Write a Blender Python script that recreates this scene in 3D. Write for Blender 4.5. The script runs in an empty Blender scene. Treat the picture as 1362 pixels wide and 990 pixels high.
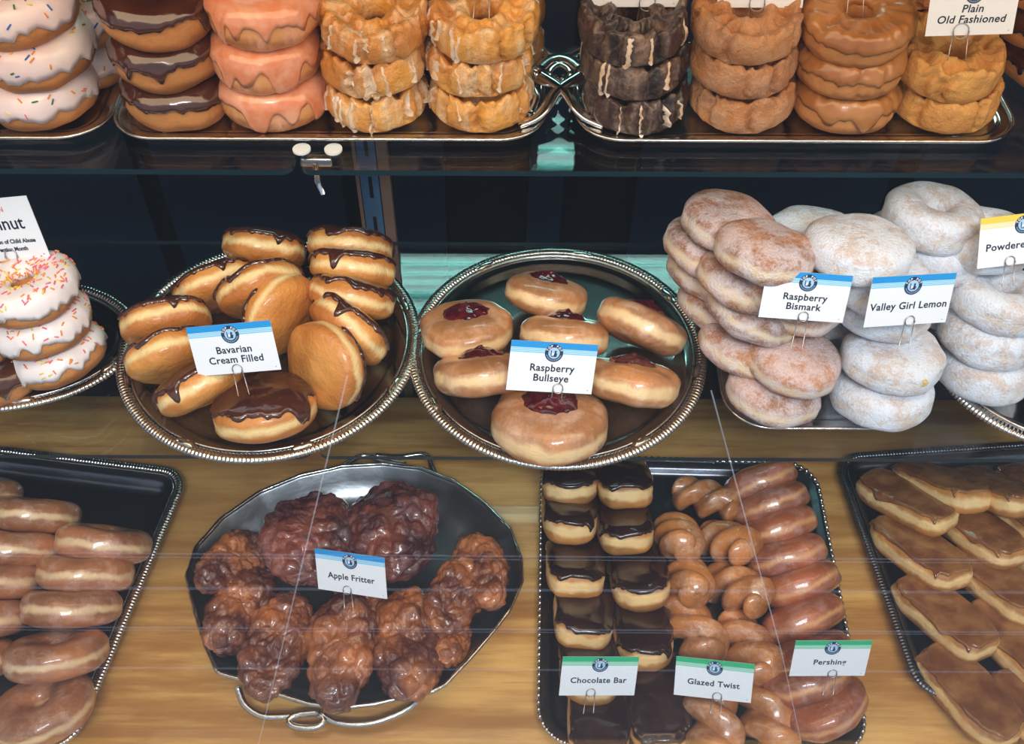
import bpy, bmesh, math, random
from mathutils import Vector, Matrix, noise
from math import sin, cos, pi, radians, sqrt

S = bpy.context.scene
COL = S.collection
# ------------------------------------------------------------------ camera
F_PX, CX, CY = 1400.0, 681.0, 495.0
CAM_H, PITCH, ROLL = 1.19, 49.0, 0.25
cam_d = bpy.data.cameras.new('camera'); cam = bpy.data.objects.new('camera', cam_d); COL.objects.link(cam)
cam_d.sensor_width = 36.0; cam_d.lens = 36.0 * F_PX / 1362.0; cam_d.clip_start = 0.02
CAM_R = Matrix.Rotation(radians(90 - PITCH), 3, 'X') @ Matrix.Rotation(radians(ROLL), 3, 'Z')
CAM_P = Vector((0, 0, CAM_H))
cam.matrix_world = Matrix.Translation(CAM_P) @ CAM_R.to_4x4()
S.camera = cam
# ------------------------------------------------------------------ world, lights, exposure
w = bpy.data.worlds.new('sky'); S.world = w; w.use_nodes = True
wn = w.node_tree.nodes; wl = w.node_tree.links
bg = wn['Background']; bg.inputs['Color'].default_value = (0.74, 0.86, 1.0, 1); bg.inputs['Strength'].default_value = 0.62

def area(name, loc, target, sx, sy, power, color):
    d = bpy.data.lights.new(name, 'AREA'); d.shape = 'RECTANGLE'; d.size = sx; d.size_y = sy
    d.energy = power; d.color = color
    o = bpy.data.objects.new(name, d); COL.objects.link(o); o.location = loc
    o.rotation_euler = (Vector(target) - Vector(loc)).to_track_quat('-Z', 'Y').to_euler()
    return o
# warm strip lamp under the roof of the display case, above the top shelf
area('case_strip_lamp', (0.05, 0.62, 1.04), (0.05, 0.90, 0.55), 1.9, 0.36, 7.5, (1.0, 0.72, 0.46))
# bright daylight coming down the street side, over the photographer
area('street_daylight', (0.3, -1.6, 3.4), (0.0, 0.75, 0.25), 1.6, 0.6, 108.0, (0.92, 0.95, 1.0))
S.view_settings.view_transform = 'Standard'; S.view_settings.look = 'None'
S.view_settings.gamma = 1.0; S.view_settings.use_curve_mapping = False
S.view_settings.exposure = 0.22

# ------------------------------------------------------------------ helpers: placing
AR = CAM_R @ Vector((1, 0, 0)); AU = CAM_R @ Vector((0, 1, 0)); AV = CAM_R @ Vector((0, 0, 1))
def at(px, py, z):
    d = CAM_R @ Vector(((px - CX) / F_PX, -(py - CY) / F_PX, -1.0))
    return CAM_P + d * ((z - CAM_H) / d.z)
def depth_of(p): return -(p - CAM_P).dot(AV)
def at_y(px, y, z):                       # world point in column px of the photo at known Y and Z
    dep = (Vector((0, y, z)) - CAM_P).dot(-AV)
    return Vector(((px - CX) / F_PX * dep, y, z))
def frame(rho, beta, spin=0):
    r, b = radians(rho), radians(beta)
    x = AR * cos(r) + AU * sin(r)
    n = (AU * cos(r) - AR * sin(r)) * cos(b) + AV * sin(b)
    y = n.cross(x)
    return Matrix((x, y, n)).transposed() @ Matrix.Rotation(radians(spin), 3, 'Z')

def prop(o, label=None, cat=None, group=None, kind=None):
    if label: o['label'] = label
    if cat: o['category'] = cat
    if group: o['group'] = group
    if kind: o['kind'] = kind
    return o
def empty(name, loc=(0, 0, 0), rot=None):
    o = bpy.data.objects.new(name, None); COL.objects.link(o); o.empty_display_size = 0.02
    m = Matrix.Translation(loc)
    if rot is not None: m = m @ rot.to_4x4()
    o.matrix_world = m
    return o
def link(name, me, parent=None, mats=None):
    o = bpy.data.objects.new(name, me); COL.objects.link(o)
    if parent: o.parent = parent
    if mats:
        for m in (mats if isinstance(mats, (list, tuple)) else [mats]): me.materials.append(m)
    return o

# ------------------------------------------------------------------ helpers: meshes
def mesh(name, verts, faces, mat=None, smooth=True, mi=None):
    me = bpy.data.meshes.new(name); me.from_pydata([tuple(v) for v in verts], [], faces)
    if mat:
        for m in (mat if isinstance(mat, (list, tuple)) else [mat]): me.materials.append(m)
    if mi: me.polygons.foreach_set('material_index', mi)
    me.polygons.foreach_set('use_smooth', [smooth] * len(me.polygons)); me.update()
    return me
def box(x0, x1, y0, y1, z0, z1):
    v = [(x, y, z) for x in (x0, x1) for y in (y0, y1) for z in (z0, z1)]
    f = [(0, 1, 3, 2), (4, 6, 7, 5), (0, 4, 5, 1), (2, 3, 7, 6), (0, 2, 6, 4), (1, 5, 7, 3)]
    return v, f
def box_mesh(name, b, mat, bevel=0.0, seg=2):
    v, f = box(*b); me = mesh(name, v, f, mat, smooth=bevel > 0)
    if bevel:
        bm = bmesh.new(); bm.from_mesh(me)
        bmesh.ops.bevel(bm, geom=bm.edges[:], offset=bevel, segments=seg, affect='EDGES', profile=0.5)
        bm.to_mesh(me); bm.free()
    return me
def join_vf(parts):
    V, Fc = [], []
    for v, f in parts:
        o = len(V); V += list(v); Fc += [tuple(i + o for i in q) for q in f]
    return V, Fc
def sweep(path, radius, closed=True, seg=8, flat=1.0, mod=None, up=Vector((0, 0, 1))):
    """tube along a path; mod(i) scales the radius, flat squashes it along up"""
    n = len(path); P = [Vector(p) for p in path]; V = []; Fc = []
    for i in range(n):
        a = P[(i - 1) % n] if (closed or i > 0) else P[i]
        b = P[(i + 1) % n] if (closed or i < n - 1) else P[i]
        t = (b - a).normalized()
        s = t.cross(up)
        if s.length < 1e-4: s = t.cross(Vector((1, 0, 0)))
        s.normalize(); u = s.cross(t)
        m = mod(i) if mod else 1.0
        for k in range(seg):
            q = 2 * pi * k / seg
            V.append(P[i] + (s * cos(q) + u * sin(q) * flat) * radius * m)
    for i in range(n if closed else n - 1):
        j = (i + 1) % n
        for k in range(seg):
            l = (k + 1) % seg
            Fc.append((i * seg + k, i * seg + l, j * seg + l, j * seg + k))
    if not closed:
        Fc.append(tuple(range(seg))); Fc.append(tuple(reversed([(n - 1) * seg + k for k in range(seg)])))
    return V, Fc
def resample(path, step, closed=True):
    P = [Vector(p) for p in path]
    if closed: P.append(P[0])
    L = [0]
    for a, b in zip(P, P[1:]): L.append(L[-1] + (b - a).length)
    n = max(4, int(L[-1] / step)); out = []; j = 0
    for i in range(n):
        s = L[-1] * i / (n if closed else n - 1)
        while j < len(L) - 2 and L[j + 1] < s: j += 1
        t = (s - L[j]) / max(1e-9, L[j + 1] - L[j]); out.append(P[j].lerp(P[j + 1], min(1, t)))
    return out
def rrect(hw, hh, rad, n=12):
    pts = []
    for cx, cy, a0 in ((hw - rad, hh - rad, 0), (-hw + rad, hh - rad, 90), (-hw + rad, -hh + rad, 180), (hw - rad, -hh + rad, 270)):
        for i in range(n + 1):
            a = radians(a0 + 90 * i / n); pts.append(Vector((cx + rad * cos(a), cy + rad * sin(a), 0)))
    return pts
def oval(rx, ry, n=96): return [Vector((rx * cos(2 * pi * i / n), ry * sin(2 * pi * i / n), 0)) for i in range(n)]
def dish(rows, thick=0.0012):
    """rows: list of (outline, z), from the rim inward; closed with a floor and given thickness"""
    V = []; Fc = []; n = len(rows[0][0])
    def add(rows, dz, flip):
        o = len(V)
        for pts, z in rows:
            for p in pts: V.append((p.x, p.y, z + dz))
        for r in range(len(rows) - 1):
            for i in range(n):
                j = (i + 1) % n; q = (o + r * n + i, o + r * n + j, o + (r + 1) * n + j, o + (r + 1) * n + i)
                Fc.append(q if flip else q[::-1])
        last = [o + (len(rows) - 1) * n + i for i in range(n)]
        Fc.append(tuple(last) if flip else tuple(reversed(last)))
        return o
    a = add(rows, 0, True); b = add(rows, -thick, False)
    for i in range(n):
        j = (i + 1) % n; Fc.append((a + i, b + i, b + j, a + j))
    return V, Fc

# ------------------------------------------------------------------ materials
def new_mat(name):
    m = bpy.data.materials.new(name); m.use_nodes = True
    nt = m.node_tree; p = nt.nodes['Principled BSDF']
    return m, nt, p
def N(nt, typ, **kw):
    n = nt.nodes.new(typ)
    for k, v in kw.items():
        if k.startswith('i_'): n.inputs[k[2:].replace('_', ' ')].default_value = v
        else: setattr(n, k, v)
    return n
def L(nt, a, b): nt.links.new(a, b)
def math_n(nt, op, a, b=None, clamp=False):
    n = nt.nodes.new('ShaderNodeMath'); n.operation = op; n.use_clamp = clamp
    for i, v in enumerate((a, b)):
        if v is None: continue
        if isinstance(v, (int, float)): n.inputs[i].default_value = v
        else: L(nt, v, n.inputs[i])
    return n.outputs[0]
def mixc(nt, fac, a, b):
    n = nt.nodes.new('ShaderNodeMix'); n.data_type = 'RGBA'
    for s, v in ((0, fac), (6, a), (7, b)):
        if isinstance(v, (tuple, list)): n.inputs[s].default_value = tuple(v) + ((1,) if len(v) == 3 else ())
        elif isinstance(v, (int, float)): n.inputs[s].default_value = v
        else: L(nt, v, n.inputs[s])
    return n.outputs[2]
def ramp(nt, fac, lo, hi):
    n = nt.nodes.new('ShaderNodeMapRange'); n.interpolation_type = 'SMOOTHSTEP'
    n.inputs[1].default_value = lo; n.inputs[2].default_value = hi
    L(nt, fac, n.inputs[0]); return n.outputs[0]
def tex(nt, scale, detail=3.0, rough=0.55, vec=None, stretch=None):
    tc = nt.nodes.new('ShaderNodeTexCoord'); oi = nt.nodes.new('ShaderNodeObjectInfo')
    mp = nt.nodes.new('ShaderNodeMapping'); L(nt, tc.outputs['Object'], mp.inputs['Vector'])
    if stretch: mp.inputs['Scale'].default_value = stretch
    mul = nt.nodes.new('ShaderNodeVectorMath'); mul.operation = 'ADD'; L(nt, mp.outputs[0], mul.inputs[0]); L(nt, oi.outputs['Random'], mul.inputs[1])
    n = nt.nodes.new('ShaderNodeTexNoise'); n.inputs['Scale'].default_value = scale
    n.inputs['Detail'].default_value = detail; n.inputs['Roughness'].default_value = rough
    L(nt, mul.outputs[0], n.inputs['Vector']); return n.outputs['Fac']
def bump(nt, p, height, strength, dist):
    b = nt.nodes.new('ShaderNodeBump'); b.inputs['Strength'].default_value = strength; b.inputs['Distance'].default_value = dist
    L(nt, height, b.inputs['Height']); L(nt, b.outputs[0], p.inputs['Normal'])
    return b

def dough_mat(name, brown, pale, belt=(0.004, 0.009), glaze=None, glaze_amt=0.0, rough=0.45, coat=0.0, dark=None,
              sugar=None, sugar_amt=0.0, streak=False, bump_s=0.25, belt_on=True, zoff=0.0):
    m, nt, p = new_mat(name)
    tc = nt.nodes.new('ShaderNodeTexCoord'); sx = nt.nodes.new('ShaderNodeSeparateXYZ'); L(nt, tc.outputs['Object'], sx.inputs[0])
    n1 = tex(nt, 45, 4); n2 = tex(nt, 14, 3)
    wob = math_n(nt, 'ADD', math_n(nt, 'MULTIPLY', math_n(nt, 'SUBTRACT', n1, 0.5), 0.012), math_n(nt, 'MULTIPLY', math_n(nt, 'SUBTRACT', n2, 0.5), 0.010))
    z = math_n(nt, 'ABSOLUTE', math_n(nt, 'ADD', math_n(nt, 'SUBTRACT', sx.outputs['Z'], zoff), wob))
    bfac = ramp(nt, z, belt[0], belt[1]) if belt_on else 1.0
    dk = dark or tuple(c * 0.55 for c in brown)
    br = mixc(nt, ramp(nt, n2, 0.38, 0.68), dk, brown)
    c = mixc(nt, bfac, pale, br)
    if glaze:
        g = tex(nt, 42, 6, 0.68, stretch=(1, 1, 0.25) if streak else None)
        gf = math_n(nt, 'MULTIPLY', ramp(nt, g, 0.44, 0.72), glaze_amt)
        c = mixc(nt, gf, c, glaze)
    if sugar:
        s1 = tex(nt, 420, 3, 0.8); s2 = tex(nt, 34, 6, 0.72)
        sf = math_n(nt, 'ADD', math_n(nt, 'MULTIPLY', ramp(nt, s1, 0.42, 0.62), 0.35), math_n(nt, 'MULTIPLY', ramp(nt, s2, 0.40, 0.58), 0.65))
        sf = math_n(nt, 'MULTIPLY', sf, sugar_amt, True)
        c = mixc(nt, sf, c, sugar)
        bump(nt, p, math_n(nt, 'ADD', s1, math_n(nt, 'MULTIPLY', s2, 2.0)), 0.8, 0.0026)
    else:
        bump(nt, p, math_n(nt, 'ADD', math_n(nt, 'MULTIPLY', tex(nt, 260, 4, 0.7), 0.6), math_n(nt, 'ADD', n1, math_n(nt, 'MULTIPLY', tex(nt, 90, 4, 0.65), 0.8))), min(1, bump_s * 1.8), 0.0025)
    L(nt, c, p.inputs['Base Color']); p.inputs['Roughness'].default_value = rough
    p.inputs['Coat Weight'].default_value = coat; p.inputs['Coat Roughness'].default_value = 0.12
    p.inputs['Subsurface Weight'].default_value = 0.0
    return m
def icing_mat(name, col, col2, rough=0.18, coat=0.6, scale=25, bs=0.3):
    m, nt, p = new_mat(name)
    L(nt, mixc(nt, ramp(nt, tex(nt, scale, 4), 0.35, 0.7), col, col2), p.inputs['Base Color'])
    p.inputs['Roughness'].default_value = rough; p.inputs['Coat Weight'].default_value = coat; p.inputs['Coat Roughness'].default_value = 0.08
    bump(nt, p, tex(nt, 50, 3), bs, 0.002); return m
def plain(name, col, rough=0.5, metal=0.0, emit=0):
    m, nt, p = new_mat(name); p.inputs['Base Color'].default_value = (*col, 1)
    p.inputs['Roughness'].default_value = rough; p.inputs['Metallic'].default_value = metal
    if emit: p.inputs['Emission Color'].default_value = (*col, 1); p.inputs['Emission Strength'].default_value = emit
    return m
def metal_mat(name, col, rough, bs=0.1, scale=60, dark=None):
    m, nt, p = new_mat(name); p.inputs['Metallic'].default_value = 1.0
    t = tex(nt, scale, 4)
    L(nt, mixc(nt, t, dark or tuple(c * 0.8 for c in col), col), p.inputs['Base Color'])
    L(nt, ramp(nt, tex(nt, 20, 4), -0.6 * 1, 3.5), p.inputs['Roughness']) if False else None
    p.inputs['Roughness'].default_value = rough
    bump(nt, p, t, bs, 0.002); return m
def glass_mat(name, tint, ior=1.5, rough=0.0, boost=1.0):
    m = bpy.data.materials.new(name); m.use_nodes = True; nt = m.node_tree; nt.nodes.clear()
    out = nt.nodes.new('ShaderNodeOutputMaterial'); mx = nt.nodes.new('ShaderNodeMixShader')
    tr = nt.nodes.new('ShaderNodeBsdfTransparent'); tr.inputs[0].default_value = (*tint, 1)
    gl = nt.nodes.new('ShaderNodeBsdfGlossy'); gl.inputs['Roughness'].default_value = rough
    fr = nt.nodes.new('ShaderNodeFresnel'); fr.inputs['IOR'].default_value = ior
    ge = nt.nodes.new('ShaderNodeNewGeometry')      # straight-through pane: same fresnel on the way out as on the way in
    L(nt, math_n(nt, 'ADD', math_n(nt, 'MULTIPLY', ge.outputs['Backfacing'], 1 / ior - ior), ior), fr.inputs['IOR'])
    L(nt, math_n(nt, 'MULTIPLY', fr.outputs[0], boost, True), mx.inputs[0])
    L(nt, tr.outputs[0], mx.inputs[1]); L(nt, gl.outputs[0], mx.inputs[2]); L(nt, mx.outputs[0], out.inputs[0])
    return m

CHOC = icing_mat('chocolate_icing', (0.020, 0.006, 0.005), (0.036, 0.010, 0.008), 0.22, 0.5)
CHOC_T = icing_mat('milk_chocolate_icing', (0.055, 0.014, 0.007), (0.080, 0.022, 0.010), 0.15, 0.9)
PINK = icing_mat('pink_icing', (0.80, 0.27, 0.12), (0.90, 0.42, 0.26), 0.22, 0.7, 60, 0.6)
MAPLE = icing_mat('maple_icing', (0.36, 0.13, 0.030), (0.50, 0.215, 0.065), 0.28, 0.35)
MAPLE_B = icing_mat('maple_bar_icing', (0.19, 0.062, 0.018), (0.36, 0.155, 0.052), 0.24, 0.5, 30, 0.9)
WHITE = icing_mat('white_icing', (0.90, 0.80, 0.78), (0.93, 0.86, 0.84), 0.35, 0.2)
PINKW = icing_mat('pale_pink_icing', (0.88, 0.70, 0.70), (0.93, 0.80, 0.78), 0.32, 0.3)
DRIP = icing_mat('sugar_glaze_drip', (0.80, 0.55, 0.34), (0.88, 0.74, 0.60), 0.25, 0.6, 90)
GLAZE_O = icing_mat('clear_glaze', (0.84, 0.38, 0.10), (0.92, 0.60, 0.30), 0.2, 0.8, 60)
D_BUN = dough_mat('bun_dough', (0.74, 0.31, 0.065), (0.93, 0.66, 0.30), (0.0005, 0.0075), rough=0.38, coat=0.3, dark=(0.52, 0.17, 0.03), bump_s=0.35)
D_RING = dough_mat('cake_ring_dough', (0.56, 0.20, 0.050), (0.60, 0.25, 0.075), (0.003, 0.012), rough=0.55)
D_PINK = dough_mat('pink_ring_dough', (0.76, 0.28, 0.085), (0.82, 0.38, 0.14), (0.002, 0.010), rough=0.35, glaze=(0.9, 0.46, 0.32), glaze_amt=0.9, streak=True, coat=0.4)
D_BULL = dough_mat('glazed_bun_dough', (0.66, 0.28, 0.10), (0.88, 0.60, 0.30), (0.002, 0.009), glaze=(0.86, 0.58, 0.42), glaze_amt=0.45, rough=0.3, streak=True, coat=0.7)
D_YEAST = dough_mat('glazed_yeast_dough', (0.58, 0.22, 0.09), (0.84, 0.56, 0.30), (0.001, 0.0065), glaze=(0.72, 0.46, 0.36), glaze_amt=0.6, rough=0.3, coat=0.7)
D_PERSH = dough_mat('pershing_dough', (0.52, 0.15, 0.055), (0.70, 0.33, 0.13), (0.000, 0.006), glaze=(0.62, 0.36, 0.32), glaze_amt=0.55, rough=0.28, coat=0.8)
D_TWIST = dough_mat('twist_dough', (0.66, 0.24, 0.06), (0.80, 0.46, 0.2), glaze=(0.80, 0.50, 0.34), glaze_amt=0.6, rough=0.28, coat=0.8, belt_on=False)
D_BAR = dough_mat('bar_dough', (0.64, 0.27, 0.065), (0.90, 0.60, 0.27), (0.003, 0.009), rough=0.45, zoff=0.003)
D_OLD = dough_mat('glazed_old_fashioned_dough', (0.86, 0.40, 0.065), (0.92, 0.62, 0.24), glaze=(0.94, 0.76, 0.50), glaze_amt=0.75, streak=True, rough=0.3, coat=0.6, belt_on=False, dark=(0.66, 0.25, 0.04), bump_s=0.5)
D_PLAIN = dough_mat('plain_old_fashioned_dough', (0.80, 0.42, 0.11), (0.9, 0.6, 0.3), rough=0.55, belt_on=False, dark=(0.58, 0.24, 0.05), bump_s=0.6)
D_CINN = dough_mat('cinnamon_sugar_dough', (0.66, 0.26, 0.06), (0.8, 0.5, 0.2), rough=0.6, belt_on=False, sugar=(0.74, 0.45, 0.27), sugar_amt=0.6, dark=(0.46, 0.17, 0.05))
D_DARK = dough_mat('chocolate_old_fashioned_dough', (0.060, 0.022, 0.014), (0.1, 0.05, 0.03), glaze=(0.42, 0.27, 0.19), glaze_amt=0.7, streak=True, rough=0.35, coat=0.5, belt_on=False, dark=(0.018, 0.008, 0.006), bump_s=0.7)
D_FRIT = dough_mat('fritter_dough', (0.58, 0.18, 0.045), (0.4, 0.2, 0.1), glaze=(0.56, 0.28, 0.22), glaze_amt=0.30, rough=0.25, coat=0.9, belt_on=False, dark=(0.11, 0.024, 0.014), bump_s=0.6)
D_FRITD = dough_mat('dark_fritter_dough', (0.32, 0.080, 0.045), (0.4, 0.2, 0.1), glaze=(0.36, 0.22, 0.24), glaze_amt=0.35, rough=0.25, coat=0.9, belt_on=False, dark=(0.060, 0.012, 0.014), bump_s=0.6)
D_BISM = dough_mat('sugared_bun_dough', (0.62, 0.25, 0.10), (0.92, 0.68, 0.42), (0.001, 0.0085), rough=0.65, sugar=(0.88, 0.82, 0.87), sugar_amt=0.72)
D_POWD = dough_mat('powdered_dough', (0.70, 0.55, 0.47), (0.82, 0.68, 0.52), (0.000, 0.006), rough=0.9, sugar=(0.84, 0.90, 1.0), sugar_amt=1.15, dark=(0.62, 0.50, 0.46))
JAM = icing_mat('raspberry_jam', (0.05, 0.003, 0.008), (0.12, 0.008, 0.012), 0.12, 0.9, 80, 0.9)
CURD = icing_mat('lemon_curd', (0.62, 0.44, 0.16), (0.7, 0.52, 0.22), 0.3, 0.3)
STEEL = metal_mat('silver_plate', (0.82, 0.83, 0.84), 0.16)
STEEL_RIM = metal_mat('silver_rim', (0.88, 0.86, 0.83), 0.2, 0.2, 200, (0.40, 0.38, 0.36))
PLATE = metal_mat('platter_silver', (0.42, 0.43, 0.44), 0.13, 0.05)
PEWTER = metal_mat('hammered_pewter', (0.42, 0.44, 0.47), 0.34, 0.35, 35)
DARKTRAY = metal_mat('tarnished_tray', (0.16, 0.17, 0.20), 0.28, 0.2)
WIRE = metal_mat('wire_metal', (0.55, 0.50, 0.48), 0.35)
DECOR = [plain('sprinkle_' + n, c, 0.4) for n, c in (('orange', (0.9, 0.30, 0.05)), ('pink', (0.88, 0.16, 0.24)), ('yellow', (0.92, 0.70, 0.08)), ('blue', (0.03, 0.16, 0.55)), ('green', (0.06, 0.20, 0.08)))]

# ------------------------------------------------------------------ pastry shapes
def sgp(v, e): return math.copysign(abs(v) ** e, v)
def cnoise(u, seed, k=1.0, s=1.0):
    return noise.noise(Vector((cos(2 * pi * u) * k + seed * 7.3, sin(2 * pi * u) * k, seed * 3.1 + s)))

class Cushion:
    """flattened round or bar-shaped bun: half sizes A, B, half thickness T, edge width K, outline exponent en"""
    def __init__(s, A, B, T, K, en=1.0, seed=0, amp=0.06, sag=0.0, dome=0.1):
        s.A, s.B, s.T, s.K, s.en, s.seed, s.amp, s.sag, s.dome = A, B, T, K, en, seed, amp, sag, dome
    def p(s, u, q, off=0.0):                         # q: 0 top pole .. 1 bottom pole
        a = 2 * pi * u; ox, oy = sgp(cos(a), s.en), sgp(sin(a), s.en)
        g = 1 + s.amp * (cnoise(u, s.seed, 1.2) + 0.5 * cnoise(u, s.seed + 5, 3))
        if q < 0.25 or q > 0.75:
            t = (q if q < 0.5 else 1 - q) / 0.25; sg = 1 if q < 0.5 else -1
            x, y = ox * (s.A - s.K) * t, oy * (s.B - s.K) * t
            z = sg * (s.T + s.T * s.dome * (1 - t * t) + off)
        else:
            v = pi / 2 - (q - 0.25) / 0.5 * pi; c, sn = max(0, cos(v)), sin(v)
            cc = c ** 0.9; waist = 0.0016 * math.exp(-(sn / 0.22) ** 2)
            rx = s.A - s.K + (s.K + off) * cc - waist; ry = s.B - s.K + (s.K + off) * cc - waist
            x, y = ox * rx, oy * ry; z = (s.T + off) * sgp(sn, 0.85)
        x *= g; y *= g
        z += s.T * 0.16 * noise.noise(Vector((x * 28 + s.seed, y * 28, s.seed * 2.0))) - s.sag * (y / s.B) ** 2
        d = 1 + 0.02 * noise.noise(Vector((x * 60, y * 60, z * 60 + s.seed)))
        return Vector((x * d, y * d, z))
    def body(s, mat, nu=64, nv=26):
        V = [s.p(0, 0)]; Fc = []
        for j in range(1, nv):
            for i in range(nu): V.append(s.p(i / nu, j / nv))
        V.append(s.p(0, 1)); e = len(V) - 1
        for i in range(nu):
            k = (i + 1) % nu; Fc.append((0, 1 + i, 1 + k)); Fc.append((e, 1 + (nv - 2) * nu + k, 1 + (nv - 2) * nu + i))
            for j in range(nv - 2): Fc.append((1 + j * nu + i, 1 + (j + 1) * nu + i, 1 + (j + 1) * nu + k, 1 + j * nu + k))
        return mesh('dough', V, Fc, mat)
    def icing(s, mat, edge=0.42, wav=0.04, drips=5, off=0.0022, nu=120, nv=20, name='icing'):
        rnd = random.Random(s.seed * 13 + 5); D = [(rnd.random(), rnd.uniform(0.010, 0.022), rnd.uniform(0.03, 0.12)) for _ in range(drips)]
        def qe(u):
            e = edge + wav * (cnoise(u, s.seed + 9, 2.5) + 0.7 * cnoise(u, s.seed + 11, 7))
            for du, wd, am in D:
                d = abs((u - du + 0.5) % 1 - 0.5); e += am * math.exp(-(d / wd) ** 2)
            return min(e, 0.72)
        V = [s.p(0, 0, off)]; Fc = []
        for j in range(1, nv + 1):
            for i in range(nu):
                u = i / nu; q = qe(u) * j / nv; o = off * (1.0 if j < nv - 3 else (1.35, 1.4, 0.9, -0.35)[j - (nv - 3)])
                if j == nv: q = qe(u) * (nv - 1) / nv + 0.004
                V.append(s.p(u, q, o))
        for i in range(nu):
            k = (i + 1) % nu; Fc.append((0, 1 + i, 1 + k))
            for j in range(nv - 1): Fc.append((1 + j * nu + i, 1 + (j + 1) * nu + i, 1 + (j + 1) * nu + k, 1 + j * nu + k))
        return mesh(name, V, Fc, mat)
    def top(s, x, y):                                # point and normal near the top
        u = math.atan2(y / s.B, x / s.A) / (2 * pi) % 1
        best = min((abs(sqrt(s.p(u, q).x ** 2 + s.p(u, q).y ** 2) - sqrt(x * x + y * y)), q) for q in [i * 0.02 for i in range(24)])
        return u, best[1]

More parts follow.
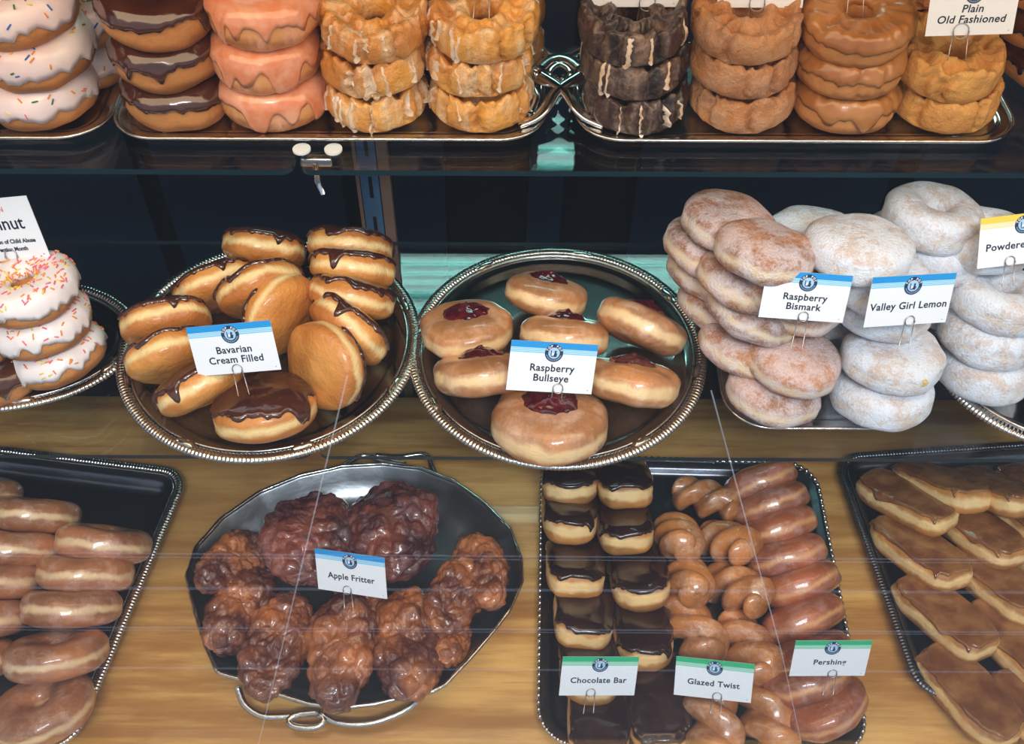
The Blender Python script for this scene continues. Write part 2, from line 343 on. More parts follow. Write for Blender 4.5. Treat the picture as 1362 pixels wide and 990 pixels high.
class Ring:
    """ring doughnut; crack > 0 gives the split crown of an old-fashioned"""
    def __init__(s, R, r, T, seed=0, amp=0.03, crack=0.0, e=0.8):
        s.R, s.r, s.T, s.seed, s.amp, s.crack, s.e = R, r, T, seed, amp, crack, e
        rnd = random.Random(seed * 31 + 7)
        s.notch = [(rnd.random(), rnd.uniform(0.006, 0.014), rnd.uniform(0.5, 1.0)) for _ in range(9)]
    def p(s, u, v, off=0.0):                         # v: 0 outer side, .25 top, .5 inner, .75 bottom
        a = 2 * pi * u; Rc = (s.R + s.r) / 2; ha = (s.R - s.r) / 2
        w = 2 * pi * v; c, sn = sgp(cos(w), s.e), sgp(sin(w), s.e)
        wob = 1 + s.amp * (cnoise(u, s.seed, 1.3) + 0.5 * cnoise(u, s.seed + 3, 4))
        rad = Rc + (ha + off) * c; z = (s.T + off) * sn
        if s.crack:
            vt = 0.25 + 0.05 * cnoise(u, s.seed + 20, 3)
            g = math.exp(-((v - vt) / 0.035) ** 2); lip = math.exp(-((v - vt + 0.09) / 0.055) ** 2)
            k = 0.75 + 0.9 * cnoise(u, s.seed + 21, 5)
            z += s.crack * (-1.0 * g * k + 0.50 * lip * (0.8 + 1.5 * cnoise(u, s.seed + 22, 6)))
            rad += s.crack * 0.2 * lip
            for du, wd, am in s.notch:
                d = (u - du + 0.5) % 1 - 0.5 + 0.006 * sin(v * 40)
                n = math.exp(-(d / wd) ** 2) * am * s.crack * 0.8
                if v < 0.3 or v > 0.9: rad -= n * max(0, cos(w)); z -= n * 0.8 * max(0, sn)
            q = Vector((cos(a) * rad * 90, sin(a) * rad * 90, z * 90 + s.seed * 5))
            f = s.crack * (0.12 + 0.3 * max(0, sn)) * noise.turbulence(q, 3, False); rad += f * c * 0.8; z += f * sn
        else:
            q = Vector((cos(a) * rad * 40, sin(a) * rad * 40, z * 40 + s.seed * 5))
            f = 0.0016 * noise.noise(q); rad += f * c; z += f * sn
            rad -= 0.001 * math.exp(-(sn / 0.2) ** 2) * (1 if c > 0 else 0)
        rad *= wob
        z += s.T * 0.12 * cnoise(u, s.seed + 8, 1.0)
        return Vector((cos(a) * rad, sin(a) * rad, z))
    def body(s, mat, nu=None, nv=None):
        nu = nu or (132 if s.crack else 72); nv = nv or (48 if s.crack else 28)
        V = [s.p(i / nu, j / nv) for i in range(nu) for j in range(nv)]
        Fc = [(i * nv + j, ((i + 1) % nu) * nv + j, ((i + 1) % nu) * nv + (j + 1) % nv, i * nv + (j + 1) % nv) for i in range(nu) for j in range(nv)]
        return mesh('dough', V, Fc, mat)
    def icing(s, mat, outer=0.02, inner=0.46, wav=0.03, drips=6, off=0.0022, nu=128, nv=18, tilt=0.0, dmax=0.09):
        rnd = random.Random(s.seed * 17 + 3); D = [(rnd.random(), rnd.uniform(0.012, 0.026), rnd.uniform(0.02, dmax)) for _ in range(drips)]
        V = []; Fc = []
        for i in range(nu):
            u = i / nu; o = outer - wav * (cnoise(u, s.seed + 9, 3) + 0.7 * cnoise(u, s.seed + 12, 9)) + tilt * cos(2 * pi * u)
            for du, wd, am in D:
                d = abs((u - du + 0.5) % 1 - 0.5); o -= am * math.exp(-(d / wd) ** 2)
            n = inner + 0.02 * cnoise(u, s.seed + 10, 2)
            for j in range(nv + 1):
                t = j / nv
                of = off * ((-0.3, 1.0, 1.4, 1.2)[j] if j < 4 else (-0.3 if j == nv else 1))
                tt = 0.01 if j == 0 else (j - 1) / (nv - 1)
                v = o + (n - o) * tt
                q = s.p(u, v % 1.0, of); V.append(q)
        m = nv + 1
        for i in range(nu):
            k = (i + 1) % nu
            for j in range(nv): Fc.append((i * m + j, k * m + j, k * m + j + 1, i * m + j + 1))
        return mesh('icing', V, Fc, mat)
    def drips(s, mat, n=12, off=0.0012):
        """hardened runs of glaze down the outer side, all one crust"""
        rnd = random.Random(s.seed + 77); parts = []
        for _ in range(n):
            u0 = rnd.random(); vl = rnd.uniform(-0.17, 0.03); w = rnd.uniform(0.004, 0.013) * (2.2 if rnd.random() < 0.25 else 1); V = []; Fc = []
            rows = 14; lean_ = rnd.uniform(-0.02, 0.02)
            for j in range(rows):
                v = 0.14 + (vl - 0.14) * j / (rows - 1); ww = w * (1.25 if j >= rows - 2 else 0.45 + 1.3 * abs(noise.noise(Vector((j * .45, u0 * 30, 0))))); uc = u0 + lean_ * j / rows + 0.006 * noise.noise(Vector((j * .5, u0 * 50, 3)))
                for k in range(5):
                    o = off * (-0.8, 1.0, 1.6, 1.0, -0.8)[k] * (1.5 if j == rows - 1 else 0.7) * (0 if j == 0 else 1)
                    V.append(s.p((uc + ww * (k - 2) / 2) % 1, v % 1, o))
            for j in range(rows - 1):
                for k in range(4): Fc.append((j * 5 + k, j * 5 + k + 1, j * 5 + 6 + k, j * 5 + 5 + k))
            parts.append((V, Fc))
        return mesh('glaze_drips', *join_vf(parts), mat)

def sprinkle_mesh(ring, n, seed, weights, off=0.0024):
    rnd = random.Random(seed); V = []; Fc = []; mi = []
    for _ in range(n):
        u = rnd.random(); v = rnd.uniform(0.02, 0.44) if rnd.random() < .7 else rnd.uniform(0.18, 0.4)
        c = ring.p(u, v, off); a = ring.p(u + 0.004, v, off); b = ring.p(u, v + 0.01, off)
        t1 = (a - c).normalized(); t2 = (b - c).normalized(); nn = t1.cross(t2).normalized(); t2 = nn.cross(t1)
        q = rnd.uniform(0, pi); d = t1 * cos(q) + t2 * sin(q) + nn * rnd.uniform(-.15, .15); e = nn.cross(d).normalized()
        l = rnd.uniform(0.0022, 0.0034); r = 0.0008; base = len(V); c = c + nn * 0.0004
        for k, (f, g) in enumerate(((-1, 0.4), (-0.8, 1), (0.8, 1), (1, 0.4))):
            for h in range(5):
                z = 2 * pi * h / 5; V.append(c + d * l * f + (e * cos(z) + nn * sin(z)) * r * g)
        m = rnd.choices(range(5), weights)[0]
        for k in range(3):
            for h in range(5): Fc.append((base + k * 5 + h, base + k * 5 + (h + 1) % 5, base + k * 5 + 5 + (h + 1) % 5, base + k * 5 + 5 + h)); mi.append(m)
        Fc.append(tuple(base + h for h in range(5))); mi.append(m); Fc.append(tuple(base + 15 + 4 - h for h in range(5))); mi.append(m)
    return mesh('sprinkles', V, Fc, DECOR, True, mi)

def fritter_mesh(seed, A, B, T, mat):
    nu, nv = 120, 84; V = []; Fc = []
    def P(u, v):
        a = 2 * pi * u; b = pi * v - pi / 2; c = max(0.0, cos(b)) ** 0.7
        d = Vector((cos(a) * c, sin(a) * c, sgp(sin(b), 0.85))); q = Vector((d.x * A, d.y * B, d.z * T))
        dist, _ = noise.voronoi(q * 46 + Vector((seed * 3.7, 0, 0))); cell = min(1, dist[1] - dist[0])
        lump = min(1.0, cell * 1.9)
        d2, _ = noise.voronoi(q * 140 + Vector((0, seed * 2.7, 0)))
        f = 0.0055 * sqrt(max(0, lump)) + 0.0012 * min(1, (d2[1] - d2[0]) * 2) + 0.003 * noise.noise(q * 90) - 0.003 + 0.011 * noise.noise(q * 22 + Vector((seed, 0, 3)))
        nrm = Vector((d.x / A, d.y / B, d.z / T)).normalized()
        return q + nrm * f
    V.append(P(0, 0))
    for j in range(1, nv):
        for i in range(nu): V.append(P(i / nu, j / nv))
    V.append(P(0, 1)); e = len(V) - 1
    for i in range(nu):
        k = (i + 1) % nu; Fc.append((0, 1 + k, 1 + i)); Fc.append((e, 1 + (nv - 2) * nu + i, 1 + (nv - 2) * nu + k))
        for j in range(nv - 2): Fc.append((1 + j * nu + i, 1 + j * nu + k, 1 + (j + 1) * nu + k, 1 + (j + 1) * nu + i))
    return mesh('fritter_body', V, Fc, mat)

def twist_mesh(seed, L_, mat, turns=1.35, amp=0.0150, r0=0.0215):
    parts = []
    for ph in (0, pi):
        V = []; nu = 44; seg = 18
        for i in range(nu + 1):
            t = i / nu; a = ph + seed + 2 * pi * turns * t; end = sin(pi * min(1, max(0, t))) ** 0.5 if 0 < t < 1 else 0
            k = amp * (0.15 + 0.85 * min(1, end * 1.1))
            c = Vector((cos(a) * k, (t - 0.5) * L_, sin(a) * k * 0.8))
            rr = r0 * min(1.0, (sin(pi * (0.001 + 0.998 * t)) * 4) ** 0.5) * (1 + 0.10 * noise.noise(Vector((t * 7, seed, ph))))
            for h in range(seg):
                q = 2 * pi * h / seg
                nn = 1 + 0.05 * noise.noise(Vector((cos(q) * 2, sin(q) * 2, t * 6 + seed + ph)))
                V.append(c + Vector((cos(q), 0, sin(q) * 0.92)) * rr * nn)
        Fc = [(i * seg + h, i * seg + (h + 1) % seg, (i + 1) * seg + (h + 1) % seg, (i + 1) * seg + h) for i in range(nu) for h in range(seg)]
        Fc.append(tuple(reversed(range(seg)))); Fc.append(tuple(nu * seg + h for h in range(seg)))
        Fc = [tuple(reversed(f)) for f in Fc]
        parts.append((V, Fc))
    return mesh('dough', *join_vf(parts), mat)

def dollop_mesh(seed, r, h, mat, name='jam_dollop'):
    nu, nv = 40, 14; V = [Vector((0.1 * r, 0, h * 1.25))]; Fc = []
    for j in range(1, nv + 1):
        t = j / nv
        for i in range(nu):
            u = i / nu; rr = r * t * (1 + 0.12 * cnoise(u, seed, 3)); z = h * (1 - t ** 1.6) + 0.002 * noise.noise(Vector((cos(2 * pi * u) * t * 5, sin(2 * pi * u) * t * 5, seed)))
            z += h * 0.25 * max(0, 1 - t * 5)
            V.append(Vector((cos(2 * pi * u) * rr, sin(2 * pi * u) * rr * 0.9, z - (0.003 if j == nv else 0))))
    for i in range(nu):
        k = (i + 1) % nu; Fc.append((0, 1 + i, 1 + k))
        for j in range(nv - 1): Fc.append((1 + j * nu + i, 1 + (j + 1) * nu + i, 1 + (j + 1) * nu + k, 1 + j * nu + k))
    return mesh(name, V, Fc, mat)

# ------------------------------------------------------------------ protos: kind -> list of (parts, R, T)
class Proto:
    def __init__(s, name, cat, parts, R, T): s.name, s.cat, s.parts, s.R, s.T = name, cat, parts, R, T
PR = {}
def reg(key, name, cat, variants, R, T): PR[key] = [Proto(name, cat, v, R, T) for v in variants]
def offset_mesh(me, v):
    me.transform(Matrix.Translation(v)); return me

def rings(mat_b, mat_i, n, R=0.052, r=0.014, T=0.0190, seed0=1, sprk=None, **kw):
    out = []
    for k in range(n):
        g = Ring(R, r, T, seed0 + k); parts = [('dough', g.body(mat_b), None, None)]
        if mat_i: parts.append(('icing', g.icing(mat_i, **kw), None, None))
        if sprk: parts.append(('sprinkles', sprinkle_mesh(g, sprk[0], seed0 + k, sprk[1]), 'stuff', None))
        out.append(parts)
    return out
reg('sprinkle_top', 'sprinkled_donut', 'donut', rings(D_RING, PINKW, 3, T=0.0220, seed0=1, sprk=(130, (3, 2, 2, 2, 1.4)), outer=-0.01, wav=0.03, dmax=0.03, drips=4), 0.052, 0.0215)
reg('sprinkle_mid', 'sprinkled_donut', 'donut', rings(D_RING, WHITE, 3, R=0.050, seed0=5, sprk=(210, (3, 3.2, 1.6, 0, 0)), outer=-0.01, wav=0.04, dmax=0.04), 0.050, 0.0215)
reg('choc_ring', 'chocolate_donut', 'donut', rings(D_RING, CHOC_T, 3, T=0.0220, seed0=9, outer=0.02, tilt=0.03), 0.052, 0.0215)
reg('pink_ring', 'pink_donut', 'donut', rings(D_PINK, PINK, 3, T=0.0225, r=0.010, seed0=13, outer=0.04, drips=16, dmax=0.20, off=0.0012), 0.053, 0.022)
reg('yeast_ring', 'glazed_donut', 'donut', rings(D_YEAST, None, 3, R=0.058, r=0.011, T=0.021, seed0=17), 0.058, 0.021)
reg('powder_ring', 'powdered_donut', 'donut', rings(D_POWD, None, 3, R=0.050, r=0.010, T=0.0215, seed0=21), 0.050, 0.0215)
def olds(mat, n, seed0, drip, crack=0.0095, T=0.0175, icing=None):
    out = []
    for k in range(n):
        g = Ring(0.0505, 0.013, T, seed0 + k, crack=crack, e=0.75); parts = [('dough', g.body(mat), None, None)]
        if icing: parts.append(('icing', g.icing(icing, outer=0.03, drips=3, off=0.0018), None, None))
        if drip: parts.append(('glaze_drips', g.drips(DRIP, drip), None, None))
        out.append(parts)
    return out
reg('old_glazed', 'old_fashioned_donut', 'donut', olds(D_OLD, 4, 30, 11), 0.052, 0.0215)
reg('old_plain', 'old_fashioned_donut', 'donut', olds(D_PLAIN, 2, 35, 0), 0.052, 0.0215)
reg('old_cinn', 'cinnamon_sugar_donut', 'donut', olds(D_CINN, 3, 38, 0), 0.052, 0.0215)
reg('old_dark', 'chocolate_old_fashioned_donut', 'donut', olds(D_DARK, 4, 42, 6, 0.0105), 0.054, 0.0215)
reg('old_maple', 'maple_donut', 'donut', olds(D_RING, 3, 47, 0, 0.003, 0.0185, MAPLE), 0.053, 0.0215)
def buns(mat, icing, n, R, T, K, seed0, extra=None, B=None, en=1.0, **kw):
    out = []
    for k in range(n):
        g = Cushion(R, B or R, T, K, en, seed0 + k); parts = [('dough', g.body(mat), None, None)]
        if icing: parts.append(('icing', g.icing(icing, **kw), None, None))
        if extra: parts.append(extra(k, g))
        out.append(parts)
    return out
reg('bavarian', 'cream_filled_donut', 'donut', buns(D_BUN, CHOC_T, 4, 0.050, 0.0205, 0.034, 60, edge=0.43, wav=0.05, drips=5), 0.050, 0.0205)
reg('bullseye', 'jam_topped_donut', 'donut', buns(D_BULL, None, 3, 0.053, 0.0205, 0.030, 66,
    extra=lambda k, g: ('jam_dollop', offset_mesh(dollop_mesh(k, 0.0265, 0.0095, JAM), (0.0, 0.002, 0.0195)), None, 'dark red raspberry jam in the centre')), 0.053, 0.0205)
reg('bismark', 'sugared_donut', 'donut', buns(D_BISM, None, 3, 0.0535, 0.021, 0.033, 70), 0.0535, 0.021)
reg('bismark_hole', 'sugared_donut', 'donut', buns(D_BISM, None, 1, 0.0535, 0.021, 0.030, 74,
    extra=lambda k, g: ('jam_spot', offset_mesh(dollop_mesh(k, 0.0055, 0.002, JAM, 'jam_spot'), (0.0, -0.018, 0.0195)), None, 'jam showing in the filling hole')), 0.0535, 0.021)
reg('lemon', 'powdered_filled_donut', 'donut', buns(D_POWD, None, 3, 0.054, 0.022, 0.030, 76), 0.054, 0.022)
def spot(k, g):
    m = dollop_mesh(3, 0.0052, 0.0012, CURD, 'filling_spot'); m.transform(Matrix.Translation((-0.012 + 0.03 * k, -0.0500, 0.004 * k)) @ Matrix.Rotation(pi / 2, 4, 'X')); return ('filling_spot', m, None, 'yellow filling showing at the side')
reg('lemon_hole', 'powdered_filled_donut', 'donut', buns(D_POWD, None, 2, 0.054, 0.022, 0.030, 80, extra=spot), 0.054, 0.022)
reg('pershing', 'pershing_roll', 'pastry', buns(D_PERSH, None, 3, 0.052, 0.0205, 0.028, 84, B=0.045), 0.050, 0.0205)
reg('choc_bar', 'chocolate_bar_donut', 'donut', buns(D_BAR, CHOC, 4, 0.037, 0.0185, 0.016, 88, B=0.064, en=0.6, edge=0.42, wav=0.035, drips=4, off=0.0022), 0.055, 0.0185)
reg('maple_bar', 'maple_bar_donut', 'donut', buns(D_BAR, MAPLE_B, 4, 0.038, 0.0175, 0.016, 93, B=0.072, en=0.55, edge=0.38, wav=0.03, drips=3, off=0.0022), 0.060, 0.0175)
reg('twist', 'glazed_twist', 'pastry', [[('dough', twist_mesh(k * 1.3, 0.125, D_TWIST), None, None)] for k in range(4)], 0.05, 0.033)
reg('fritter', 'apple_fritter', 'pastry', [[('dough', fritter_mesh(k + 1, 0.037, 0.068, 0.021, D_FRIT), None, None)] for k in range(3)], 0.055, 0.024)
reg('fritter_dark', 'apple_fritter', 'pastry', [[('dough', fritter_mesh(k + 9, 0.060, 0.068, 0.024, D_FRITD), None, None)] for k in range(2)], 0.062, 0.028)

def put(key, pos, rot, var, label, group, scale=1.0):
    pr = PR[key][var % len(PR[key])]
    if len(pr.parts) == 1:
        o = link(pr.name, pr.parts[0][1]); o.matrix_world = Matrix.LocRotScale(pos, rot.to_quaternion(), Vector((scale,) * 3))
        prop(o, label, pr.cat, group); return o
    root = empty(pr.name); root.matrix_world = Matrix.LocRotScale(pos, rot.to_quaternion(), Vector((scale,) * 3))
    prop(root, label, pr.cat, group)
    for nm, me, kind, lab in pr.parts:
        o = link(nm, me, root); prop(o, lab, None, None, kind)
    return root

def lean(key, px, py, surf, rho, beta, label, group, lvl=None, spin=0, var=0, scale=1.0, lift=0.0):
    """a pastry whose middle stands in column px / row py, turned by rho in the picture and opened by beta"""
    R = frame(rho, beta, spin); pr = PR[key][0]; nz = R.col[2][2]
    hz = sqrt(max(0, pr.R ** 2 * (1 - nz * nz)) + (pr.T * nz) ** 2) * scale
    z = surf + (hz if lvl is None else lvl) + lift
    return put(key, at(px, py, z), R, var, label, group, scale)

# ================================================================== the setting
Z_TOP, Z_MID, Z_DECK = 0.575, 0.296, 0.0
def structure(name, me, parent=None):
    o = link(name, me, parent)
    if parent is None: o['kind'] = 'structure'
    return o
def wood_mat():
    m, nt, p = new_mat('maple_plywood')
    g = tex(nt, 9, 6, 0.62, stretch=(0.35, 3.2, 1)); g2 = tex(nt, 3.0, 3, 0.5); fine = tex(nt, 70, 5, 0.7, stretch=(0.12, 4, 1))
    c = mixc(nt, ramp(nt, g, 0.36, 0.64), (0.46, 0.20, 0.045), (0.84, 0.47, 0.14))
    c = mixc(nt, math_n(nt, 'MULTIPLY', ramp(nt, g2, 0.48, 0.66), 0.65), c, (0.27, 0.125, 0.045))
    c = mixc(nt, math_n(nt, 'MULTIPLY', ramp(nt, fine, 0.56, 0.72), 0.4), c, (0.23, 0.11, 0.04))
    L(nt, c, p.inputs['Base Color']); p.inputs['Roughness'].default_value = 0.36; p.inputs['Coat Weight'].default_value = 0.3
    bump(nt, p, fine, 0.15, 0.001); return m
WOOD = wood_mat()
NAVY = plain('navy_panel', (0.014, 0.026, 0.050), 0.5); BLACK = plain('black_panel', (0.004, 0.004, 0.006), 0.5)
DARKWALL = plain('dark_shop_wall', (0.03, 0.035, 0.045), 0.7); SHOPCEIL = plain('shop_ceiling', (0.05, 0.05, 0.055), 0.8)
PAVE = plain('pavement', (0.12, 0.13, 0.15), 0.8); CASE = plain('case_roof_dark', (0.015, 0.015, 0.018), 0.6)
GLASS = glass_mat('shelf_glass', (0.955, 0.975, 0.975), 1.45, 0.0, 0.8); EDGE = plain('glass_edge_teal', (0.003, 0.022, 0.032), 0.3)
PANE = glass_mat('front_pane_glass', (0.97, 0.985, 0.985), 1.45, 0.0, 1.0)

deck = link('display_deck', box_mesh('display_deck', (-1.25, 1.25, 0.36, 0.985, -0.028, 0.0), WOOD, 0.002))
prop(deck, 'honey coloured maple plywood deck under the bottom row of trays', 'deck')
structure('floor', box_mesh('floor', (-2.2, 2.2, 0.40, 3.3, -0.95, -0.90), DARKWALL))
structure('pavement', box_mesh('pavement', (-6, 6, -7, 0.36, -0.98, -0.92), PAVE))
structure('wall_front', box_mesh('wall_front', (-2.2, 2.2, 0.36, 0.40, -0.92, -0.03), CASE))
structure('ceiling', box_mesh('ceiling', (-2.2, 2.2, 0.37, 3.3, 1.60, 1.66), SHOPCEIL))
structure('trim_1', box_mesh('trim_1', (-1.25, 1.25, 0.40, 1.02, 1.07, 1.10), CASE))          # roof of the case
structure('wall_left', box_mesh('wall_left', (-2.25, -2.2, 0.36, 3.3, -0.92, 1.6), DARKWALL))
structure('wall_right', box_mesh('wall_right', (2.2, 2.25, 0.36, 3.3, -0.92, 1.6), DARKWALL))
structure('wall_back', box_mesh('wall_back', (-2.2, 2.2, 3.25, 3.3, -0.92, 1.6), DARKWALL))
structure('wall_lintel', box_mesh('wall_lintel', (-2.2, 2.2, 0.37, 0.41, 1.10, 1.62), CASE))
# counter behind the case with navy doors
cab = empty('back_counter', (0, 1.38, -0.9)); prop(cab, 'dark counter with navy and black panels far behind the glass shelves', 'counter')
link('carcass', box_mesh('carcass', (-2.1, 2.1, 0.02, 0.42, 0.0, 1.50), BLACK), cab)
link('worktop', box_mesh('worktop', (-2.1, 2.1, -0.02, 0.44, 1.50, 1.53), BLACK, 0.003), cab)
for x0, x1 in ((-2.05, -1.10), (-1.06, -0.62), (-0.585, -0.285), (-0.20, -0.115), (0.025, 0.082), (0.205, 0.62), (0.66, 1.15), (1.2, 2.05)):
    v, f = box(x0, x1, 0.0, 0.019, 0.02, 1.48)
    v = [(x + (0.02 * (z - 0.9) if x > -0.3 else 0), y, z) for x, y, z in v]
    link('panel', mesh('panel', v, f, NAVY, False), cab)

# front pane with scratches and pale strips that paint in reflected lines
pane = structure('window_1', box_mesh('window_1', (-1.25, 1.25, 0.412, 0.418, 0.0, 1.07), PANE))
def strip_mat(name, col, a):
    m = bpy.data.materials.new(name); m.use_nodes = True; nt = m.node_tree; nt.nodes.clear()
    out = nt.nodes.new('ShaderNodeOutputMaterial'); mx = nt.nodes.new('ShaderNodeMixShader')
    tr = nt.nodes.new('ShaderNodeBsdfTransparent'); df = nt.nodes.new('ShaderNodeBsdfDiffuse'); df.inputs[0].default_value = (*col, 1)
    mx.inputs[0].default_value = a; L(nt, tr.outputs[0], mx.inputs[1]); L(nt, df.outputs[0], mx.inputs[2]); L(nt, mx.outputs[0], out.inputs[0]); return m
REFL = strip_mat('painted_reflection', (0.65, 0.72, 0.9), 0.035); SCR = strip_mat('scratch', (0.8, 0.82, 0.88), 0.12)
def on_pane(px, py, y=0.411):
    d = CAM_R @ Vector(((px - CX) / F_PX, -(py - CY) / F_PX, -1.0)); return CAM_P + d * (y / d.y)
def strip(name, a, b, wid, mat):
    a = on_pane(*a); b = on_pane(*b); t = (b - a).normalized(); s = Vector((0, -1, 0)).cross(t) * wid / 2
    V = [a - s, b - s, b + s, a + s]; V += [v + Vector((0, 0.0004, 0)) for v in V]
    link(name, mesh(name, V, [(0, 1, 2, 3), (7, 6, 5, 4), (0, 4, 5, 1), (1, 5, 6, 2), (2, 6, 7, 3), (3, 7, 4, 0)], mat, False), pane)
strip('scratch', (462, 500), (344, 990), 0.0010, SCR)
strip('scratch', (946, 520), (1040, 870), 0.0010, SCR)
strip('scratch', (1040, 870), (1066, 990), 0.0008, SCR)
for y0, y1, wd in ((735, 746, .0016), (740, 750, .0008), (782, 789, .0034), (834, 842, .0022), (838, 845, .0010), (888, 895, .0030)):  # faint full-width strips, a reflection painted onto the glass
    strip('reflection_streak', (-60, y0), (1420, y1), wd, REFL)

def slab(name, x0, x1, y0, y1, z, th, rad=0.012):
    hw, hh = (x1 - x0) / 2, (y1 - y0) / 2; P = rrect(hw, hh, rad, 6); n = len(P); cx, cy = (x0 + x1) / 2, (y0 + y1) / 2
    V = [(p.x, p.y, 0) for p in P] + [(p.x, p.y, -th) for p in P]
    Fc = [tuple(range(n)), tuple(reversed(range(n, 2 * n)))] + [(i, n + i, n + (i + 1) % n, (i + 1) % n) for i in range(n)]
    o = link(name, mesh(name, V, Fc, [GLASS, EDGE], False, [0, 0] + [1] * n)); o.location = (cx, cy, z); return o
XT, XM = -0.2020, -0.2085
prop(slab('glass_shelf', -1.24, XT - 0.003, 0.782, 0.992, Z_TOP, 0.006), 'upper glass shelf, left pane ending at the white-padded clip', 'shelf', 'glass shelves')
prop(slab('glass_shelf', XT + 0.003, 1.24, 0.782, 0.992, Z_TOP, 0.006), 'upper glass shelf, long pane right of the white-padded clip', 'shelf', 'glass shelves')
prop(slab('glass_shelf', -1.24, XM - 0.003, 0.659, 0.994, Z_MID, 0.006), 'middle glass shelf, left pane under the cream filled donuts', 'shelf', 'glass shelves')
prop(slab('glass_shelf', XM + 0.004, 1.24, 0.659, 0.994, Z_MID, 0.006), 'middle glass shelf, long pane under the round jam donut platter', 'shelf', 'glass shelves')

# slotted upright and shelf clip
POSTM = plain('blue_steel', (0.055, 0.125, 0.24), 0.35); TAN = plain('tan_strip', (0.20, 0.12, 0.085), 0.6); PAD = plain('white_pad', (0.80, 0.84, 0.84), 0.4)
post = empty('slotted_upright', (-0.172, 1.0, -0.9)); prop(post, 'blue steel slotted shelf upright with tan edge behind the shelves', 'upright')
link('channel', box_mesh('channel', (-0.011, 0.011, 0.0, 0.014, 0, 1.97), POSTM, 0.001), post)
link('edge_strip', box_mesh('edge_strip', (0.0125, 0.025, 0.0, 0.012, 0, 1.97), TAN), post)
link('edge_strip', box_mesh('edge_strip', (-0.016, -0.012, 0.0, 0.012, 0, 1.97), TAN), post)
sl = box_mesh('slot', (-0.0022, 0.0022, -0.0006, 0.001, -0.016, 0.016), BLACK)
for k in range(14):
    o = link('slot', sl, post); o.location = (0.001, 0, 0.72 + k * 0.062)
clip = empty('shelf_clip', (XT, 0.800, Z_TOP)); prop(clip, 'small metal shelf clip with white pads at the gap in the upper glass shelf', 'clip')
def disc(r, z0, z1, cx=0, cy=0, n=24):
    V = [(cx + r * cos(2 * pi * i / n), cy + r * sin(2 * pi * i / n) , z) for z in (z0, z1) for i in range(n)]
    Fc = [tuple(reversed(range(n))), tuple(range(n, 2 * n))] + [(i, (i + 1) % n, n + (i + 1) % n, n + i) for i in range(n)]
    return V, Fc
for dx in (-0.004, 0.026): link('pad', mesh('pad', *disc(0.0085, 0.0, 0.002, dx + 0.006, 0.012), PAD, False), clip)
link('body', box_mesh('body', (0.0, 0.030, 0.006, 0.018, -0.016, -0.0062), STEEL, 0.002), clip)
v, f = sweep([(0.014, 0.008, -0.012), (0.014, 0.004, -0.03), (0.016, 0.004, -0.045)], 0.0035, False)
link('screw', mesh('screw', v, f, STEEL), clip)

# fluorescent fitting on the shop ceiling, mirrored in the shelves
fl = empty('fluorescent_light', (0.10, 2.18, 1.60)); prop(fl, 'bright fluorescent ceiling fitting mirrored at the back of the middle shelf', 'lamp')
link('housing', box_mesh('housing', (-0.46, 0.46, -0.16, 0.16, -0.05, 0.0), PAD), fl)
TUBE = plain('lit_tube', (0.62, 1.0, 0.94), 0.5, 0, 5.5)
for y in (-0.12, -0.07, 0.0, 0.035, 0.075, 0.12):
    v, f = sweep([(-0.43, y, -0.065), (0.43, y, -0.065)], 0.013, False, 10); link('tube', mesh('tube', v, f, TUBE), fl)
LG = plain('tube_backing', (0.30, 0.80, 0.76), 0.5, 0, 1.3)
link('diffuser', box_mesh('diffuser', (-0.44, 0.44, -0.14, 0.14, -0.0515, -0.0505), LG), fl)

